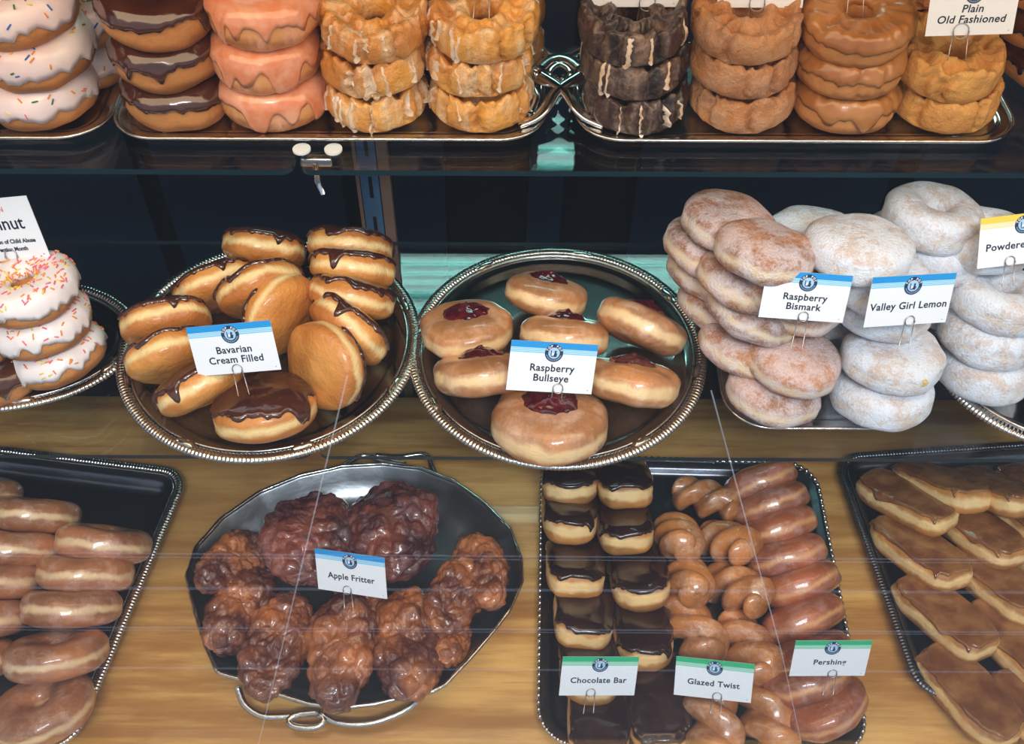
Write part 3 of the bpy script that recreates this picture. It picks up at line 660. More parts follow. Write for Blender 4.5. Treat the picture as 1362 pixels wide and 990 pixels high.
# ================================================================== trays and platters
def bead(n_per, k=0.35, sharp=1):
    return lambda i: 1 + k * (sin(2 * pi * i / n_per) if sharp else 0)
def tray(name, label, cat, origin, rot, outline_fn, floor_in, depth, rim_r, mat=STEEL, rim_mat=STEEL_RIM, rope=0.0042, lip=0.004, knots=0, beads=False, group=None, inner=True):
    """outline_fn(inset) -> closed outline; flat rim, well wall, floor"""
    root = empty(name, origin, Matrix.Rotation(rot, 3, 'Z')); prop(root, label, cat, group)
    z = depth
    rows = [(outline_fn(0.0), z), (outline_fn(lip), z - 0.0005), (outline_fn(lip + floor_in * 0.35), z * 0.80), (outline_fn(lip + floor_in * 0.5), z * 0.72),
            (outline_fn(lip + floor_in * 0.62), z * 0.35), (outline_fn(lip + floor_in * 0.8), 0.0035), (outline_fn(lip + floor_in), 0.0022)]
    link('dish', mesh('dish', *dish(rows), mat), root)
    if rope:
        path = resample([p + Vector((0, 0, z)) for p in outline_fn(0.0)], rope / 6)
        v, f = sweep(path, rim_r * 1.3, True, 10, 0.6, lambda i: 0.88 + 0.20 * abs(sin(pi * i / 6.0)))
        link('rope_rim', mesh('rope_rim', v, f, rim_mat), root)
        v, f = sweep(resample([p + Vector((0, 0, z + 0.0005)) for p in outline_fn(rim_r * 1.9)], 0.004), rim_r * 0.35, True, 6)
        link('inner_bead', mesh('inner_bead', v, f, rim_mat), root)
    else:
        v, f = sweep(resample([p + Vector((0, 0, z)) for p in outline_fn(0.0)], 0.004), rim_r, True, 8, 0.8)
        link('rim', mesh('rim', v, f, rim_mat), root)
    if knots:
        P = outline_fn(rim_r * 0.8); n = len(P)
        kv, kf = sweep([(-0.013, 0, 0), (-0.006, 0.001, .001), (0, 0, .0015), (0.006, 0.001, .001), (0.013, 0, 0)], rim_r * 0.95, False, 8, 0.8, lambda i: (0.45, 1.15, 0.8, 1.15, 0.45)[i])
        km = mesh('rim_knot', kv, kf, rim_mat)
        for k in range(knots):
            i = int((k + 0.5) * n / knots) % n; p = P[i]; t = P[(i + 1) % n] - P[i - 1]
            o = link('rim_knot', km, root); o.location = (p.x, p.y, z + 0.0006); o.rotation_euler = (0, 0, math.atan2(t.y, t.x))
    if beads:
        P = resample(outline_fn(0.0), 0.0085); bv, bf = disc(0.0001, 0, 0.0001)
        parts = []
        for p in P:
            V = []; m = 6
            for j, (zz, rr) in enumerate(((-0.6, 0.8), (0.1, 1.0), (0.7, 0.7), (0.95, 0.2))):
                for i in range(m): V.append((p.x + cos(2 * pi * i / m) * rr * 0.0036, p.y + sin(2 * pi * i / m) * rr * 0.0036, z + 0.001 + zz * 0.0036))
            Fc = [(j * m + i, j * m + (i + 1) % m, j * m + m + (i + 1) % m, j * m + m + i) for j in range(3) for i in range(m)] + [tuple(range(3 * m, 4 * m))]
            parts.append((V, Fc))
        o = link('beading', mesh('beading', *join_vf(parts), rim_mat), root); o['kind'] = 'stuff'
    return root
def circ(R): return lambda d: oval(R - d, R - d, 120)
def ov(rx, ry): return lambda d: oval(rx - d, ry - d, 120)
def rr(hw, hh, rad): return lambda d: rrect(hw - d, hh - d, max(0.004, rad - d), 10)

# top shelf serving trays
yt = 0.900
def top_tray(pxl, pxr, label, y=yt, hh=0.083):
    a = at_y(pxl, y, Z_TOP); b = at_y(pxr, y, Z_TOP); hw = (b.x - a.x) / 2
    return tray('serving_tray', label, 'tray', ((a.x + b.x) / 2, y, Z_TOP + 0.0015), 0, rr(hw, hh, 0.045), 0.016, 0.008, 0.0022, rope=0, group='silver trays on the upper shelf'), hw
def smooth_path(P, n=6):
    P = [Vector(p) for p in P]; out = []
    for i in range(len(P) - 1):
        p0, p1, p2, p3 = P[max(0, i - 1)], P[i], P[i + 1], P[min(len(P) - 1, i + 2)]
        for k in range(n):
            t = k / n; out.append(0.5 * ((2 * p1) + (p2 - p0) * t + (2 * p0 - 5 * p1 + 4 * p2 - p3) * t * t + (3 * p1 - p0 - 3 * p2 + p3) * t ** 3))
    out.append(P[-1]); return out
def scroll_handle(root, x, sgn):
    h = empty('handle'); h.parent = root; h.location = (x, 0, 0.008)
    pts = []
    def arc(pp, r, nm='scroll', fl=0.6):
        v, f = sweep(resample([Vector((sgn * px, py, pz)) for px, py, pz in pp], 0.003, False), r, False, 8, fl); parts.append((v, f))
    parts = []
    arc(smooth_path([(-.022, -.060, 0), (-.006, -.054, .004), (0.006, -.042, .010), (0.014, -.028, .015), (0.026, -.016, .018), (0.040, -.004, .020)]), 0.0062, fl=0.5)
    arc(smooth_path([(-.022, .066, 0), (-.008, .060, .006), (0.004, .050, .011), (0.014, .034, .015), (0.030, .022, .018), (0.040, .004, .020)]), 0.0072, fl=0.5)
    arc(smooth_path([(-.010, -.050, .006), (-.004, -.030, .011), (-.010, 0, .012), (-.004, .030, .011), (-.010, .052, .006)]), 0.0036)
    arc([(0.011 + 0.0185 * cos(t * pi / 15), 0.002 + 0.0185 * sin(t * pi / 15), 0.016) for t in range(31)], 0.0034)
    arc([(0.006 + 0.0105 * cos(t * pi / 15), 0.003 + 0.0105 * sin(t * pi / 15), 0.010) for t in range(31)], 0.0024)
    me = mesh('scroll', *join_vf(parts), STEEL); bpy.data.objects.remove(h)
    o = link('scroll_handle', me, root); o.location = (x, 0, 0.008); return o
tB, hwB = top_tray(170, 722, 'silver tray under the chocolate, pink and glazed donut stacks')
scroll_handle(tB, hwB - 0.004, 1)
tC, hwC = top_tray(762, 1322, 'silver tray under the dark chocolate to plain old-fashioned stacks')
scroll_handle(tC, -hwC + 0.004, -1)
tA, hwA = top_tray(-330, 166, 'silver tray corner under the sprinkled pink-iced donuts, top left')
tD, hwD = top_tray(1334, 1800, 'silver tray just entering at the top right edge', 0.95, 0.07)

# middle shelf
pB = at(360, 457, Z_MID + 0.012); pB.z = Z_MID + 0.0015
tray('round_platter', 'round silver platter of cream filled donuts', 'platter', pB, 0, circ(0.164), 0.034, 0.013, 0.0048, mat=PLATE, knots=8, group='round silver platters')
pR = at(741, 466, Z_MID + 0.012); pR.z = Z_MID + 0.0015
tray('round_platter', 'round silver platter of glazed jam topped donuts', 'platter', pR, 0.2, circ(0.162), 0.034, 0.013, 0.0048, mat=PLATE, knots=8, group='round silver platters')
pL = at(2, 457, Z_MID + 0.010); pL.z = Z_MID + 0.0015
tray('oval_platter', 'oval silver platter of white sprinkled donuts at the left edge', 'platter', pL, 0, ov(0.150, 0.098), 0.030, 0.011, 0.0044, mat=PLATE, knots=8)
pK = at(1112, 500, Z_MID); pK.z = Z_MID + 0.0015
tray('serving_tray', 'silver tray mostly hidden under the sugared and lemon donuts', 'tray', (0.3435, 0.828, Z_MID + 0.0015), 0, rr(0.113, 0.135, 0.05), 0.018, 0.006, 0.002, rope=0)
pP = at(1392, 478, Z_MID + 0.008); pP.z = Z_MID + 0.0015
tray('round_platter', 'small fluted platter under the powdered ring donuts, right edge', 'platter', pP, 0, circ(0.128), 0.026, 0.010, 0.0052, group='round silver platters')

# bottom deck: left glazed tray
def rect_tray(name, label, TRp, BRp, side, width, **kw):
    a = at(*TRp, 0.018); b = at(*BRp, 0.018); a.z = b.z = 0
    v = (b - a); Ln = v.length; t = v.normalized(); n = Vector((t.y, -t.x, 0)) * (1 if side == 'L' else -1)
    if (n.x > 0) == (side == 'L'): n = -n
    c = (a + b) / 2 + n * width / 2; ang = math.atan2(-t.x, t.y) + pi
    ang = (ang + pi / 2) % pi - pi / 2
    return tray(name, label, 'tray', (c.x, c.y, 0.0015), ang, rr(width / 2, Ln / 2, 0.035), **kw), c, ang
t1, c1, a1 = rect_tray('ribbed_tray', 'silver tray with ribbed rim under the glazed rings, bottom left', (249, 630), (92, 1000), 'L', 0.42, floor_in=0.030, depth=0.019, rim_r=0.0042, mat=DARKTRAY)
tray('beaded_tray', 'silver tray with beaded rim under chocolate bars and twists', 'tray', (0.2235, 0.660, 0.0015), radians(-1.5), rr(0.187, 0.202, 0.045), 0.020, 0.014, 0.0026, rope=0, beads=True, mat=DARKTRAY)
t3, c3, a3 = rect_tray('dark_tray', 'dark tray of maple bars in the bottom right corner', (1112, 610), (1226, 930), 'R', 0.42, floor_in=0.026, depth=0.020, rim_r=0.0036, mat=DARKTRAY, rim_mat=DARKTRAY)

# hammered fritter pan
rim_px = [(249, 768), (262, 728), (296, 690), (345, 656), (398, 634), (455, 621), (510, 618), (560, 624), (605, 642), (645, 671), (678, 705), (693, 745), (694, 775), (676, 815), (652, 846), (622, 880), (592, 912), (572, 922), (543, 927), (500, 937), (455, 943), (410, 937), (362, 922), (322, 905), (290, 896), (275, 862), (262, 822)]
RZ = 0.040
rim_w = [at(px, py, RZ) for px, py in rim_px]; pc = sum(rim_w, Vector()) / len(rim_w)
ang0 = [(p - pc) for p in rim_w]; base = resample([Vector((p.x, p.y, 0)) for p in ang0], 0.006)
random.seed(4)
pan = empty('hammered_pan', (pc.x, pc.y, 0.0015)); prop(pan, 'hammered pewter pan with looped handles holding the apple fritters', 'pan')
def sc(k): return [Vector((p.x * k, p.y * k, 0)) for p in base]
rows = [(sc(1.0), RZ), (sc(0.985), RZ - 0.003), (sc(0.93), RZ * 0.62), (sc(0.87), RZ * 0.28), (sc(0.81), 0.006), (sc(0.74), 0.002)]
link('dish', mesh('dish', *dish(rows, 0.0018), PEWTER), pan)
v, f = sweep([Vector((p.x, p.y, RZ + 0.0012 * noise.noise(Vector((p.x * 60, p.y * 60, 0))))) for p in base], 0.0028, True, 7, 1.0, lambda i: 1 + 0.35 * noise.noise(Vector((i * 0.6, 0, 0))))
link('hammered_rim', mesh('hammered_rim', v, f, STEEL_RIM), pan)
off = Vector((pc.x, pc.y, 0.0015))
def W(px, py, z): return at(px, py, z) - off
def handle(pts, r=0.0042):
    parts = [sweep(resample(smooth_path(p), 0.004, False), r, False, 8) for p in pts]
    link('handle', mesh('handle', *join_vf(parts), STEEL_RIM), pan)
handle([[W(316, 914, .030), W(326, 938, .022), W(350, 953, .018), W(385, 953, .018), W(420, 950, .020), W(432, 958, .020), W(420, 968, .018), W(393, 967, .018), W(384, 959, .019), (W(396, 951, .021)), W(425, 948, .024)],
        [W(428, 950, .021), W(450, 962, .018), W(490, 963, .018), W(530, 950, .021), W(552, 936, .027), W(560, 925, .034)]])
handle([[W(442, 632, .030), W(462, 616, .028), W(485, 606, .027), W(505, 612, .027), W(540, 618, .026)],
        [W(500, 606, .027), W(530, 608, .027), W(565, 605, .028), W(574, 620, .030), W(580, 634, .033)], ], 0.0036)
for px, py in ((415, 646), (593, 648)):
    p = W(px, py, RZ * 0.6); v, f = disc(0.005, -0.002, 0.003); o = link('rivet', mesh('rivet', v, f, PEWTER, True), pan); o.location = p
    o.rotation_euler = (radians(60), 0, 0)

# ================================================================== name cards
BLUE = plain('card_blue', (0.015, 0.30, 0.72), 0.4); CYAN = plain('card_cyan', (0.22, 0.60, 0.85), 0.4); GREEN = plain('card_green', (0.03, 0.45, 0.20), 0.4); LGREEN = plain('card_light_green', (0.22, 0.62, 0.40), 0.4)
YEL = plain('card_yellow', (0.85, 0.62, 0.08), 0.4); LYEL = plain('card_light_yellow', (0.85, 0.72, 0.35), 0.4)
CARD = plain('card_white', (0.86, 0.88, 0.92), 0.35); INK = plain('ink_navy', (0.006, 0.012, 0.035), 0.4); LOGO_N = plain('emblem_navy', (0.010, 0.035, 0.10), 0.4); LOGO_L = plain('emblem_pale_blue', (0.42, 0.62, 0.82), 0.4); PINKINK = plain('ink_pink', (0.85, 0.2, 0.25), 0.4)
def text_mesh(s, size, shear=0.0, bold=0.0, align='CENTER', space=1.0):
    c = bpy.data.curves.new('t', 'FONT'); c.body = s; c.size = size; c.shear = shear; c.align_x = align; c.extrude = 0.00005; c.offset = bold; c.resolution_u = 3; c.space_character = space
    o = bpy.data.objects.new('t', c); COL.objects.link(o); dg = bpy.context.evaluated_depsgraph_get(); dg.update()
    me = bpy.data.meshes.new_from_object(o.evaluated_get(dg)); bpy.data.objects.remove(o); bpy.data.curves.remove(c); return me
def rect(x0, x1, y0, y1, z, t=0.00012): return box(x0, x1, y0, y1, z, z + t)
CW, CH = 0.094, 0.0560
def emblem_parts(root, y0):
    e = link('emblem', mesh('emblem', *disc(0.0099, 0.00065, 0.00085, 0, y0, 40), LOGO_N, False), root)
    link('emblem_centre', mesh('emblem_centre', *disc(0.0062, 0.00085, 0.00095, 0, y0, 32), LOGO_L, False), e)
    me_all = []
    for s, a0, step, sz in (('TOP POT', 66, 22.0, 0.0034),):
        for k, ch in enumerate(s):
            if ch == ' ': continue
            a = radians(90 + a0 - k * step); m = text_mesh(ch, sz, 0, 0.00012); m.materials.append(CARD)
            m.transform(Matrix.Translation((cos(a) * 0.0069, y0 + sin(a) * 0.0069, 0.00098)) @ Matrix.Rotation(a - pi / 2, 4, 'Z'))
            link('letter', m, e)
    parts = []
    for k in range(15):                              # fine small print round the lower half
        a = radians(200 + k * 10); r1, r2 = 0.0074, 0.0086
        c, s_ = cos(a), sin(a); w_ = 0.0003
        V = [(c * r1 - s_ * w_, y0 + s_ * r1 + c * w_, .00094), (c * r2 - s_ * w_, y0 + s_ * r2 + c * w_, .00094), (c * r2 + s_ * w_, y0 + s_ * r2 - c * w_, .00094), (c * r1 + s_ * w_, y0 + s_ * r1 - c * w_, .00094)]
        parts.append((V, [(0, 1, 2, 3)]))
    link('small_print', mesh('small_print', *join_vf(parts), LOGO_L, False), e)
    pot = [disc(0.0021, 0.00095, 0.00102, 0.0014, y0 - 0.0016, 16), disc(0.0012, 0.00095, 0.00102, 0.0016, y0 + 0.0016, 14), rect(-0.0036, -0.0026, y0 - 0.0030, y0 + 0.003, .00095, .00006), rect(-0.003, 0.003, y0 - 0.0042, y0 - 0.0033, .00095, .00006)]
    link('figure', mesh('figure', *join_vf(pot), LOGO_N, False), e)
    link('figure_highlight', mesh('figure_highlight', *disc(0.0013, 0.00095, 0.00103, -0.0010, y0 - 0.001, 14), CARD, False), e)
def card(corners, zb, lines, label, hdr='blue', pin=0.0, leg=0.034, size=0.0112, shear=0.0, header=True, ytext=None, extra=None, W_=CW, H_=CH, loop=0.0055):
    TL, TR, BR, BL = [Vector((p[0] - CX, -(p[1] - CY))) for p in corners]
    e1 = ((TR - TL) + (BR - BL)) / 2; e2 = ((TL - BL) + (TR - BR)) / 2; bc = (BL + BR) / 2; ctr = (TL + TR + BL + BR) / 4
    D = depth_of(at(bc.x + CX, CY - bc.y, zb)); s = D / F_PX; p = q = 0.0; k = 1
    for _ in range(40):
        f1 = e1 - ctr * (p / D); f2 = e2 - ctr * (q / D)
        a, b, c = f1.dot(f1), f2.dot(f2), f1.dot(f2)
        A_ = a * b - c * c; B_ = a * H_ ** 2 + b * W_ ** 2; C_ = (W_ * H_) ** 2
        t = (B_ - sqrt(max(0, B_ * B_ - 4 * A_ * C_))) / (2 * A_)
        k2 = s * s / t; k = sqrt(k2); qn = sqrt(max(1e-10, H_ ** 2 - t * b)); pn = -t * c / qn if qn > 1e-3 else sqrt(max(0, W_ ** 2 - t * a)) * (-1 if c > 0 else 1)
        p = 0.5 * p - 0.5 * pn * k * (-1); q = 0.5 * q + 0.5 * qn * k
    X = (AR * (f1.x * s) + AU * (f1.y * s) + AV * p); Y = (AR * (f2.x * s) + AU * (f2.y * s) + AV * q)
    sc_ = (X.length / W_ + Y.length / H_) / 2
    X.normalize(); Y = (Y - X * Y.dot(X)).normalized(); Zv = X.cross(Y)
    bcw = at(bc.x + CX, CY - bc.y, zb); pos = bcw + Y * (H_ * sc_ / 2)
    root = empty('name_card'); root.matrix_world = Matrix.LocRotScale(pos, Matrix((X, Y, Zv)).transposed().to_quaternion(), Vector((sc_,) * 3))
    prop(root, label, 'sign', 'white name cards on wire pins')
    hw, hh = W_ / 2, H_ / 2
    link('card', mesh('card', *box(-hw, hw, -hh, hh, 0, 0.0005), CARD, False), root)
    if header:
        c1_, c2_ = {'blue': (BLUE, CYAN), 'green': (GREEN, LGREEN), 'yellow': (YEL, LYEL)}[hdr]
        link('header_band', mesh('header_band', *rect(-hw, hw, hh - 0.0072, hh, 0.0005), c1_, False), root)
        link('header_lines', mesh('header_lines', *join_vf([rect(-hw, hw, hh - y - h, hh - y, 0.0005) for y, h in ((0.0077, .0013), (0.0095, .0013), (0.0113, .0014))]), c2_, False), root)
        emblem_parts(root, hh - 0.0118)
    n = len(lines); ys = ytext or ([-0.0045, -0.0158][:n] if n == 2 else [-0.0095])
    for ln, y in zip(lines, ys):
        m = text_mesh(ln, size, shear, 0.00022, 'CENTER', 1.06); m.materials.append(INK); m.transform(Matrix.Translation((0, y, 0.00062))); link('lettering', m, root)
    link('dot', mesh('dot', *disc(0.0005, 0.0005, 0.00062, hw - 0.005, -hh + 0.004, 10), INK, False), root)
    if extra: extra(root, hw, hh)
    if pin is not None:
        r = loop; y = -hh + 0.003; zf = 0.0016; path = [(pin - r * 1.15, -hh - leg, zf), (pin - r * .95, y, zf)]
        path += [(pin + r * cos(radians(a)), y + 0.002 + r * sin(radians(a)), zf + 0.0004 * (a > 90)) for a in range(170, 10, -15)] + [(pin + r * .95, y, zf), (pin + r * 1.15, -hh - leg + 0.001, zf)]
        ring = [(pin + r * cos(radians(a)), y + 0.002 + r * sin(radians(a)), zf + 0.0012) for a in range(180, 375, 15)]
        vf = join_vf([sweep(path, 0.00055, False, 6), sweep(ring, 0.00055, False, 6)]); link('wire_pin', mesh('wire_pin', *vf, WIRE), root)
    return root

card([(248, 436), (358, 427), (374, 491), (264, 501)], 0.385, ['Bavarian', 'Cream Filled'], 'blue-topped card reading Bavarian Cream Filled', pin=-0.001, leg=0.026)
card([(681, 453), (796, 459), (786, 525), (674, 518)], 0.372, ['Raspberry', 'Bullseye'], 'blue-topped card reading Raspberry Bullseye', pin=0.009, leg=0.036)
card([(1021, 360), (1134, 367), (1120, 430), (1009, 421)], 0.452, ['Raspberry', 'Bismark'], 'blue-topped card reading Raspberry Bismark', pin=0.002, leg=0.036)
card([(1162, 371), (1272, 362), (1257, 430), (1149, 434)], 0.452, ['Valley Girl Lemon'], 'blue-topped card reading Valley Girl Lemon', pin=0.004, leg=0.030)
card([(1306, 291), (1420, 278), (1414, 344), (1299, 358)], 0.475, ['Powdered Sugar'], 'yellow-topped card reading Powdered, cut by the right edge', hdr='yellow', pin=-0.012, leg=0.024)
card([(418, 730), (511, 742), (514, 797), (424, 783)], 0.085, ['Apple Fritter'], 'blue-topped card reading Apple Fritter', pin=-0.006, leg=0.026)
card([(749, 874), (850, 874), (843, 925), (744, 925)], 0.075, ['Chocolate Bar'], 'green-topped card reading Chocolate Bar', hdr='green', pin=-0.008, leg=0.026)
card([(900, 873), (1003, 884), (998, 935), (896, 924)], 0.080, ['Glazed Twist'], 'green-topped card reading Glazed Twist', hdr='green', pin=0.006, leg=0.026)
card([(1059, 853), (1160, 852), (1149, 899), (1050, 899)], 0.105, ['Pershing'], 'green-topped card reading Pershing', hdr='green', pin=0.006, leg=0.030)
card([(1241, -20), (1357, -24), (1346, 45), (1230, 48)], 0.690, ['Plain', 'Old Fashioned'], 'white card reading Plain Old Fashioned at the top right', pin=-0.009, leg=0.028, size=0.0118, shear=0.15, loop=0.0085, ytext=[-0.003, -0.0145])
card([(960, -59), (1074, -59), (1067, 10), (953, 10)], 0.690, ['Sugar', 'Old Fashioned'], 'white card bottom above the cinnamon sugar stack, top edge', pin=-0.003, leg=0.034, loop=0.0085)
card([(790, -60), (908, -60), (902, 9), (783, 9)], 0.690, ['Chocolate', 'Old Fashioned'], 'white card bottom above the dark chocolate stack, top edge', pin=0.014, leg=0.034, loop=0.0085)
card([(590, -78), (700, -82), (696, -10), (586, -6)], 0.700, ['Glazed', 'Old Fashioned'], 'card above the right glazed stack, only its wire pin in view', pin=0.0, leg=0.040, loop=0.0085)
card([(1095, -90), (1205, -90), (1200, -20), (1090, -20)], 0.712, ['Maple', 'Old Fashioned'], 'card above the maple stack, only its pin legs in view', pin=-0.004, leg=0.044, loop=0.0085)
card([(290, -95), (400, -95), (398, -27), (286, -27)], 0.712, ['Pink'], 'card above the pink stack, only its pin legs in view', pin=0.0, leg=0.034, loop=0.0085)
def left_text(root, hw, hh):
    for s_, x, y, sz, mt in (('Doughnut', hw - 0.013, 0.000, 0.0165, INK), ('In Recognition of Child Abuse', hw - 0.008, -0.0125, 0.0052, INK), ('Prevention Month', hw - 0.0185, -0.0195, 0.0052, INK), ('CHILDREN', hw - 0.0275, 0.016, 0.006, PINKINK)):
        m = text_mesh(s_, sz, 0, 0.00018, 'RIGHT'); m.materials.append(mt); m.transform(Matrix.Translation((x, y, 0.00062))); link('lettering', m, root)
card([(-87, 272), (33, 262), (67, 342), (-53, 352)], 0.425, [], 'white card with cut-off word ending in nut, left edge', header=False, pin=0.010, leg=0.026, extra=left_text, loop=0.006)

# ================================================================== pastries
# --- top shelf: stacks
ZB = Z_TOP + 0.0065
def stack(key, items, y, where, grp, step=0.0385, T=0.0195, tip=5, v0=0):
    """items: bottom to top, (column px, dy, rho, beta, label)"""
    for k, (px, dy, rho, dbeta, lab) in enumerate(items):
        p = at_y(px, y + dy - 0.012, ZB + T + k * step)
        put(key, p, frame(rho, PITCH + dbeta + (tip if k == len(items) - 1 and y < 0.9 else 0), (k * 67 + px) % 360), k + v0, lab, grp)
stack('sprinkle_top', [(52, 0, 4, 0, 'lowest pink-iced sprinkled donut of the front stack, top left'), (47, 0, 6, 2, 'middle pink-iced sprinkled donut of the front stack, top left'), (22, 0, 8, 3, 'uppermost pink-iced sprinkled donut with wire pin, top left')], 0.882, '', 'pink-iced sprinkled donuts on the upper shelf', step=0.044, T=0.0225, tip=0)
stack('sprinkle_top', [(118, -.012, -2, 2, 'lower sprinkled donut of the rear stack, top left'), (110, -.012, 2, 3, 'upper sprinkled donut of the rear stack, top left')], 0.965, '', 'pink-iced sprinkled donuts on the upper shelf', v0=1, step=0.044, T=0.0225, tip=0)
stack('choc_ring', [(236, 0, -3, 0, 'lowest chocolate ring donut of its front stack'), (222, 0, -2, 2, 'second chocolate ring donut from the tray'), (206, 0, -4, 3, 'third chocolate ring donut from the tray, glossy brown'), (214, 0, 0, 0, 'fourth chocolate ring, mostly above the picture edge')][:3], 0.882, '', 'chocolate iced ring donuts, upper left', step=0.044, T=0.0225, tip=0)
stack('choc_ring', [(278, 0, 0, 0, 'chocolate ring hidden lowest behind the chocolate stack'), (272, 0, 3, 0, 'chocolate ring peeping out behind the chocolate stack'), (266, 0, 3, 0, 'uppermost chocolate ring behind the chocolate stack')], 0.968, '', 'chocolate iced ring donuts, upper left', v0=1, step=0.044, T=0.0225, tip=0)
stack('pink_ring', [(362, 0, 1, 0, 'lowest pink iced donut of the front stack'), (351, 0, -1, 1, 'middle pink iced donut of the front stack'), (350, 0, 1, 2, 'top pink iced donut of the front stack')], 0.882, '', 'pink iced ring donuts', step=0.044, T=0.0225, tip=0)
stack('pink_ring', [(398, 0, 0, 0, 'lowest pink iced donut of the rear stack'), (396, 0, 0, 0, 'second pink iced donut of the rear stack'), (392, 0, 0, 0, 'third pink iced donut of the rear stack')], 0.970, '', 'pink iced ring donuts', v0=1, step=0.044, T=0.0225, tip=0)
stack('old_glazed', [(498, 0, 0, 0, 'lowest glazed old-fashioned donut beside the pink stack'), (495, 0, 0, 1, 'middle glazed old-fashioned donut beside the pink stack'), (496, 0, 1, 2, 'top glazed old-fashioned donut beside the pink stack')], 0.882, '', 'glazed old-fashioned donuts')
stack('old_glazed', [(522, 0, 0, 0, 'lowest glazed old-fashioned donut of the left rear stack'), (520, 0, 0, 0, 'second glazed old-fashioned donut of the left rear stack'), (518, 0, 0, 1, 'top glazed old-fashioned donut of the left rear stack'), ], 0.972, '', 'glazed old-fashioned donuts', v0=2)
stack('old_glazed', [(638, 0, 0, 0, 'lowest glazed old-fashioned donut at the right end of the tray'), (636, 0, 0, 0, 'middle glazed old-fashioned donut at the right end of the tray'), (641, 0, 0, 2, 'top glazed old-fashioned donut holding the wire pin')], 0.882, '', 'glazed old-fashioned donuts', v0=1)
stack('old_glazed', [(656, 0, 0, 0, 'lowest glazed old-fashioned donut of the right rear stack'), (655, 0, 0, 0, 'second glazed old-fashioned donut of the right rear stack'), (650, 0, 0, 0, 'third glazed old-fashioned donut of the right rear stack')], 0.968, '', 'glazed old-fashioned donuts', v0=3)
stack('old_dark', [(844, 0, 0, 0, 'lowest dark chocolate old-fashioned donut, front stack'), (842, 0, 0, 1, 'middle dark chocolate old-fashioned donut, front stack'), (840, 0, -1, 3, 'top dark chocolate old-fashioned donut with white glaze pools')], 0.880, '', 'dark chocolate old-fashioned donuts')
stack('old_dark', [(842, 0, 0, 0, 'lowest dark chocolate donut of the rear stack'), (842, 0, 0, 0, 'second dark chocolate donut of the rear stack'), (846, 0, 0, 0, 'third dark chocolate donut of the rear stack'), ], 0.970, '', 'dark chocolate old-fashioned donuts', v0=1)
stack('old_cinn', [(985, 0, 0, 0, 'lowest cinnamon sugar donut of the front stack'), (986, 0, -1, 1, 'middle cinnamon sugar donut of the front stack'), (990, 0, 2, 2, 'top cinnamon sugar donut of the front stack with ragged crown')], 0.882, '', 'cinnamon sugar old-fashioned donuts')
stack('old_cinn', [(1000, 0, 0, 0, 'lowest cinnamon sugar donut of the rear stack'), (998, 0, 0, 0, 'second cinnamon sugar donut of the rear stack'), (1000, 0, 0, 0, 'third cinnamon sugar donut of the rear stack'), (996, -.01, 0, 0, 'fourth cinnamon sugar donut of the rear stack, under the card')], 0.970, '', 'cinnamon sugar old-fashioned donuts', v0=1)
stack('old_maple', [(1122, 0, 0, 0, 'lowest maple iced ring donut of the front stack'), (1128, 0, 3, 2, 'middle maple iced ring donut of the front stack'), (1137, 0, 2, 5, 'top maple iced ring donut with the pin in its hole')], 0.882, '', 'maple iced ring donuts')
stack('old_maple', [(1118, 0, 0, 0, 'lowest maple ring of the rear stack'), (1114, 0, 0, 0, 'second maple ring of the rear stack'), (1110, 0, 0, 0, 'third maple ring of the rear stack, pale brown')], 0.970, '', 'maple iced ring donuts', v0=1)
stack('old_plain', [(1254, 0, 0, 0, 'lower plain golden old-fashioned donut beside the maple stack'), (1260, 0, -1, 3, 'upper plain golden old-fashioned donut with wire pin')], 0.882, '', 'plain old-fashioned donuts')
stack('old_plain', [(1215, 0, 0, 0, 'lowest plain donut hidden behind the maple stack'), (1212, 0, 0, 0, 'second plain donut hidden behind the maple stack'), (1208, 0, 0, 3, 'top plain donut behind, between maple and plain stacks')], 0.974, '', 'plain old-fashioned donuts', v0=1)
stack('choc_ring', [(1398, 0, 0, 0, 'lowest chocolate ring at the top right edge'), (1394, 0, 0, 0, 'second chocolate ring at the top right edge'), (1390, 0, 0, 0, 'third chocolate ring at the top right edge')], 0.950, '', 'chocolate iced ring donuts at the right edge', v0=1, step=0.044, T=0.0225, tip=0)

# --- middle shelf, left: white sprinkled stack
F_ = Z_MID + 0.005
g = 'white-iced sprinkled donuts on the middle shelf'
lean('sprinkle_mid', 78, 471, F_, 16, 34, 'lowest white-iced sprinkled donut by the left edge', g, lvl=0.030)
lean('sprinkle_mid', 58, 432, F_, 14, 36, 'middle white-iced sprinkled donut by the left edge', g, lvl=0.073, var=1)
lean('sprinkle_mid', 38, 386, F_, 9, 40, 'top white-iced sprinkled donut under the cut-off card', g, lvl=0.118, var=2)
lean('choc_ring', -12, 488, F_, -8, 45, 'reddish brown donut half cut off at the left edge', None, lvl=0.026, var=1)
lean('sprinkle_mid', -28, 395, F_, 0, 49, 'sprinkled donut behind the card at the left edge', g, lvl=0.024, var=1)

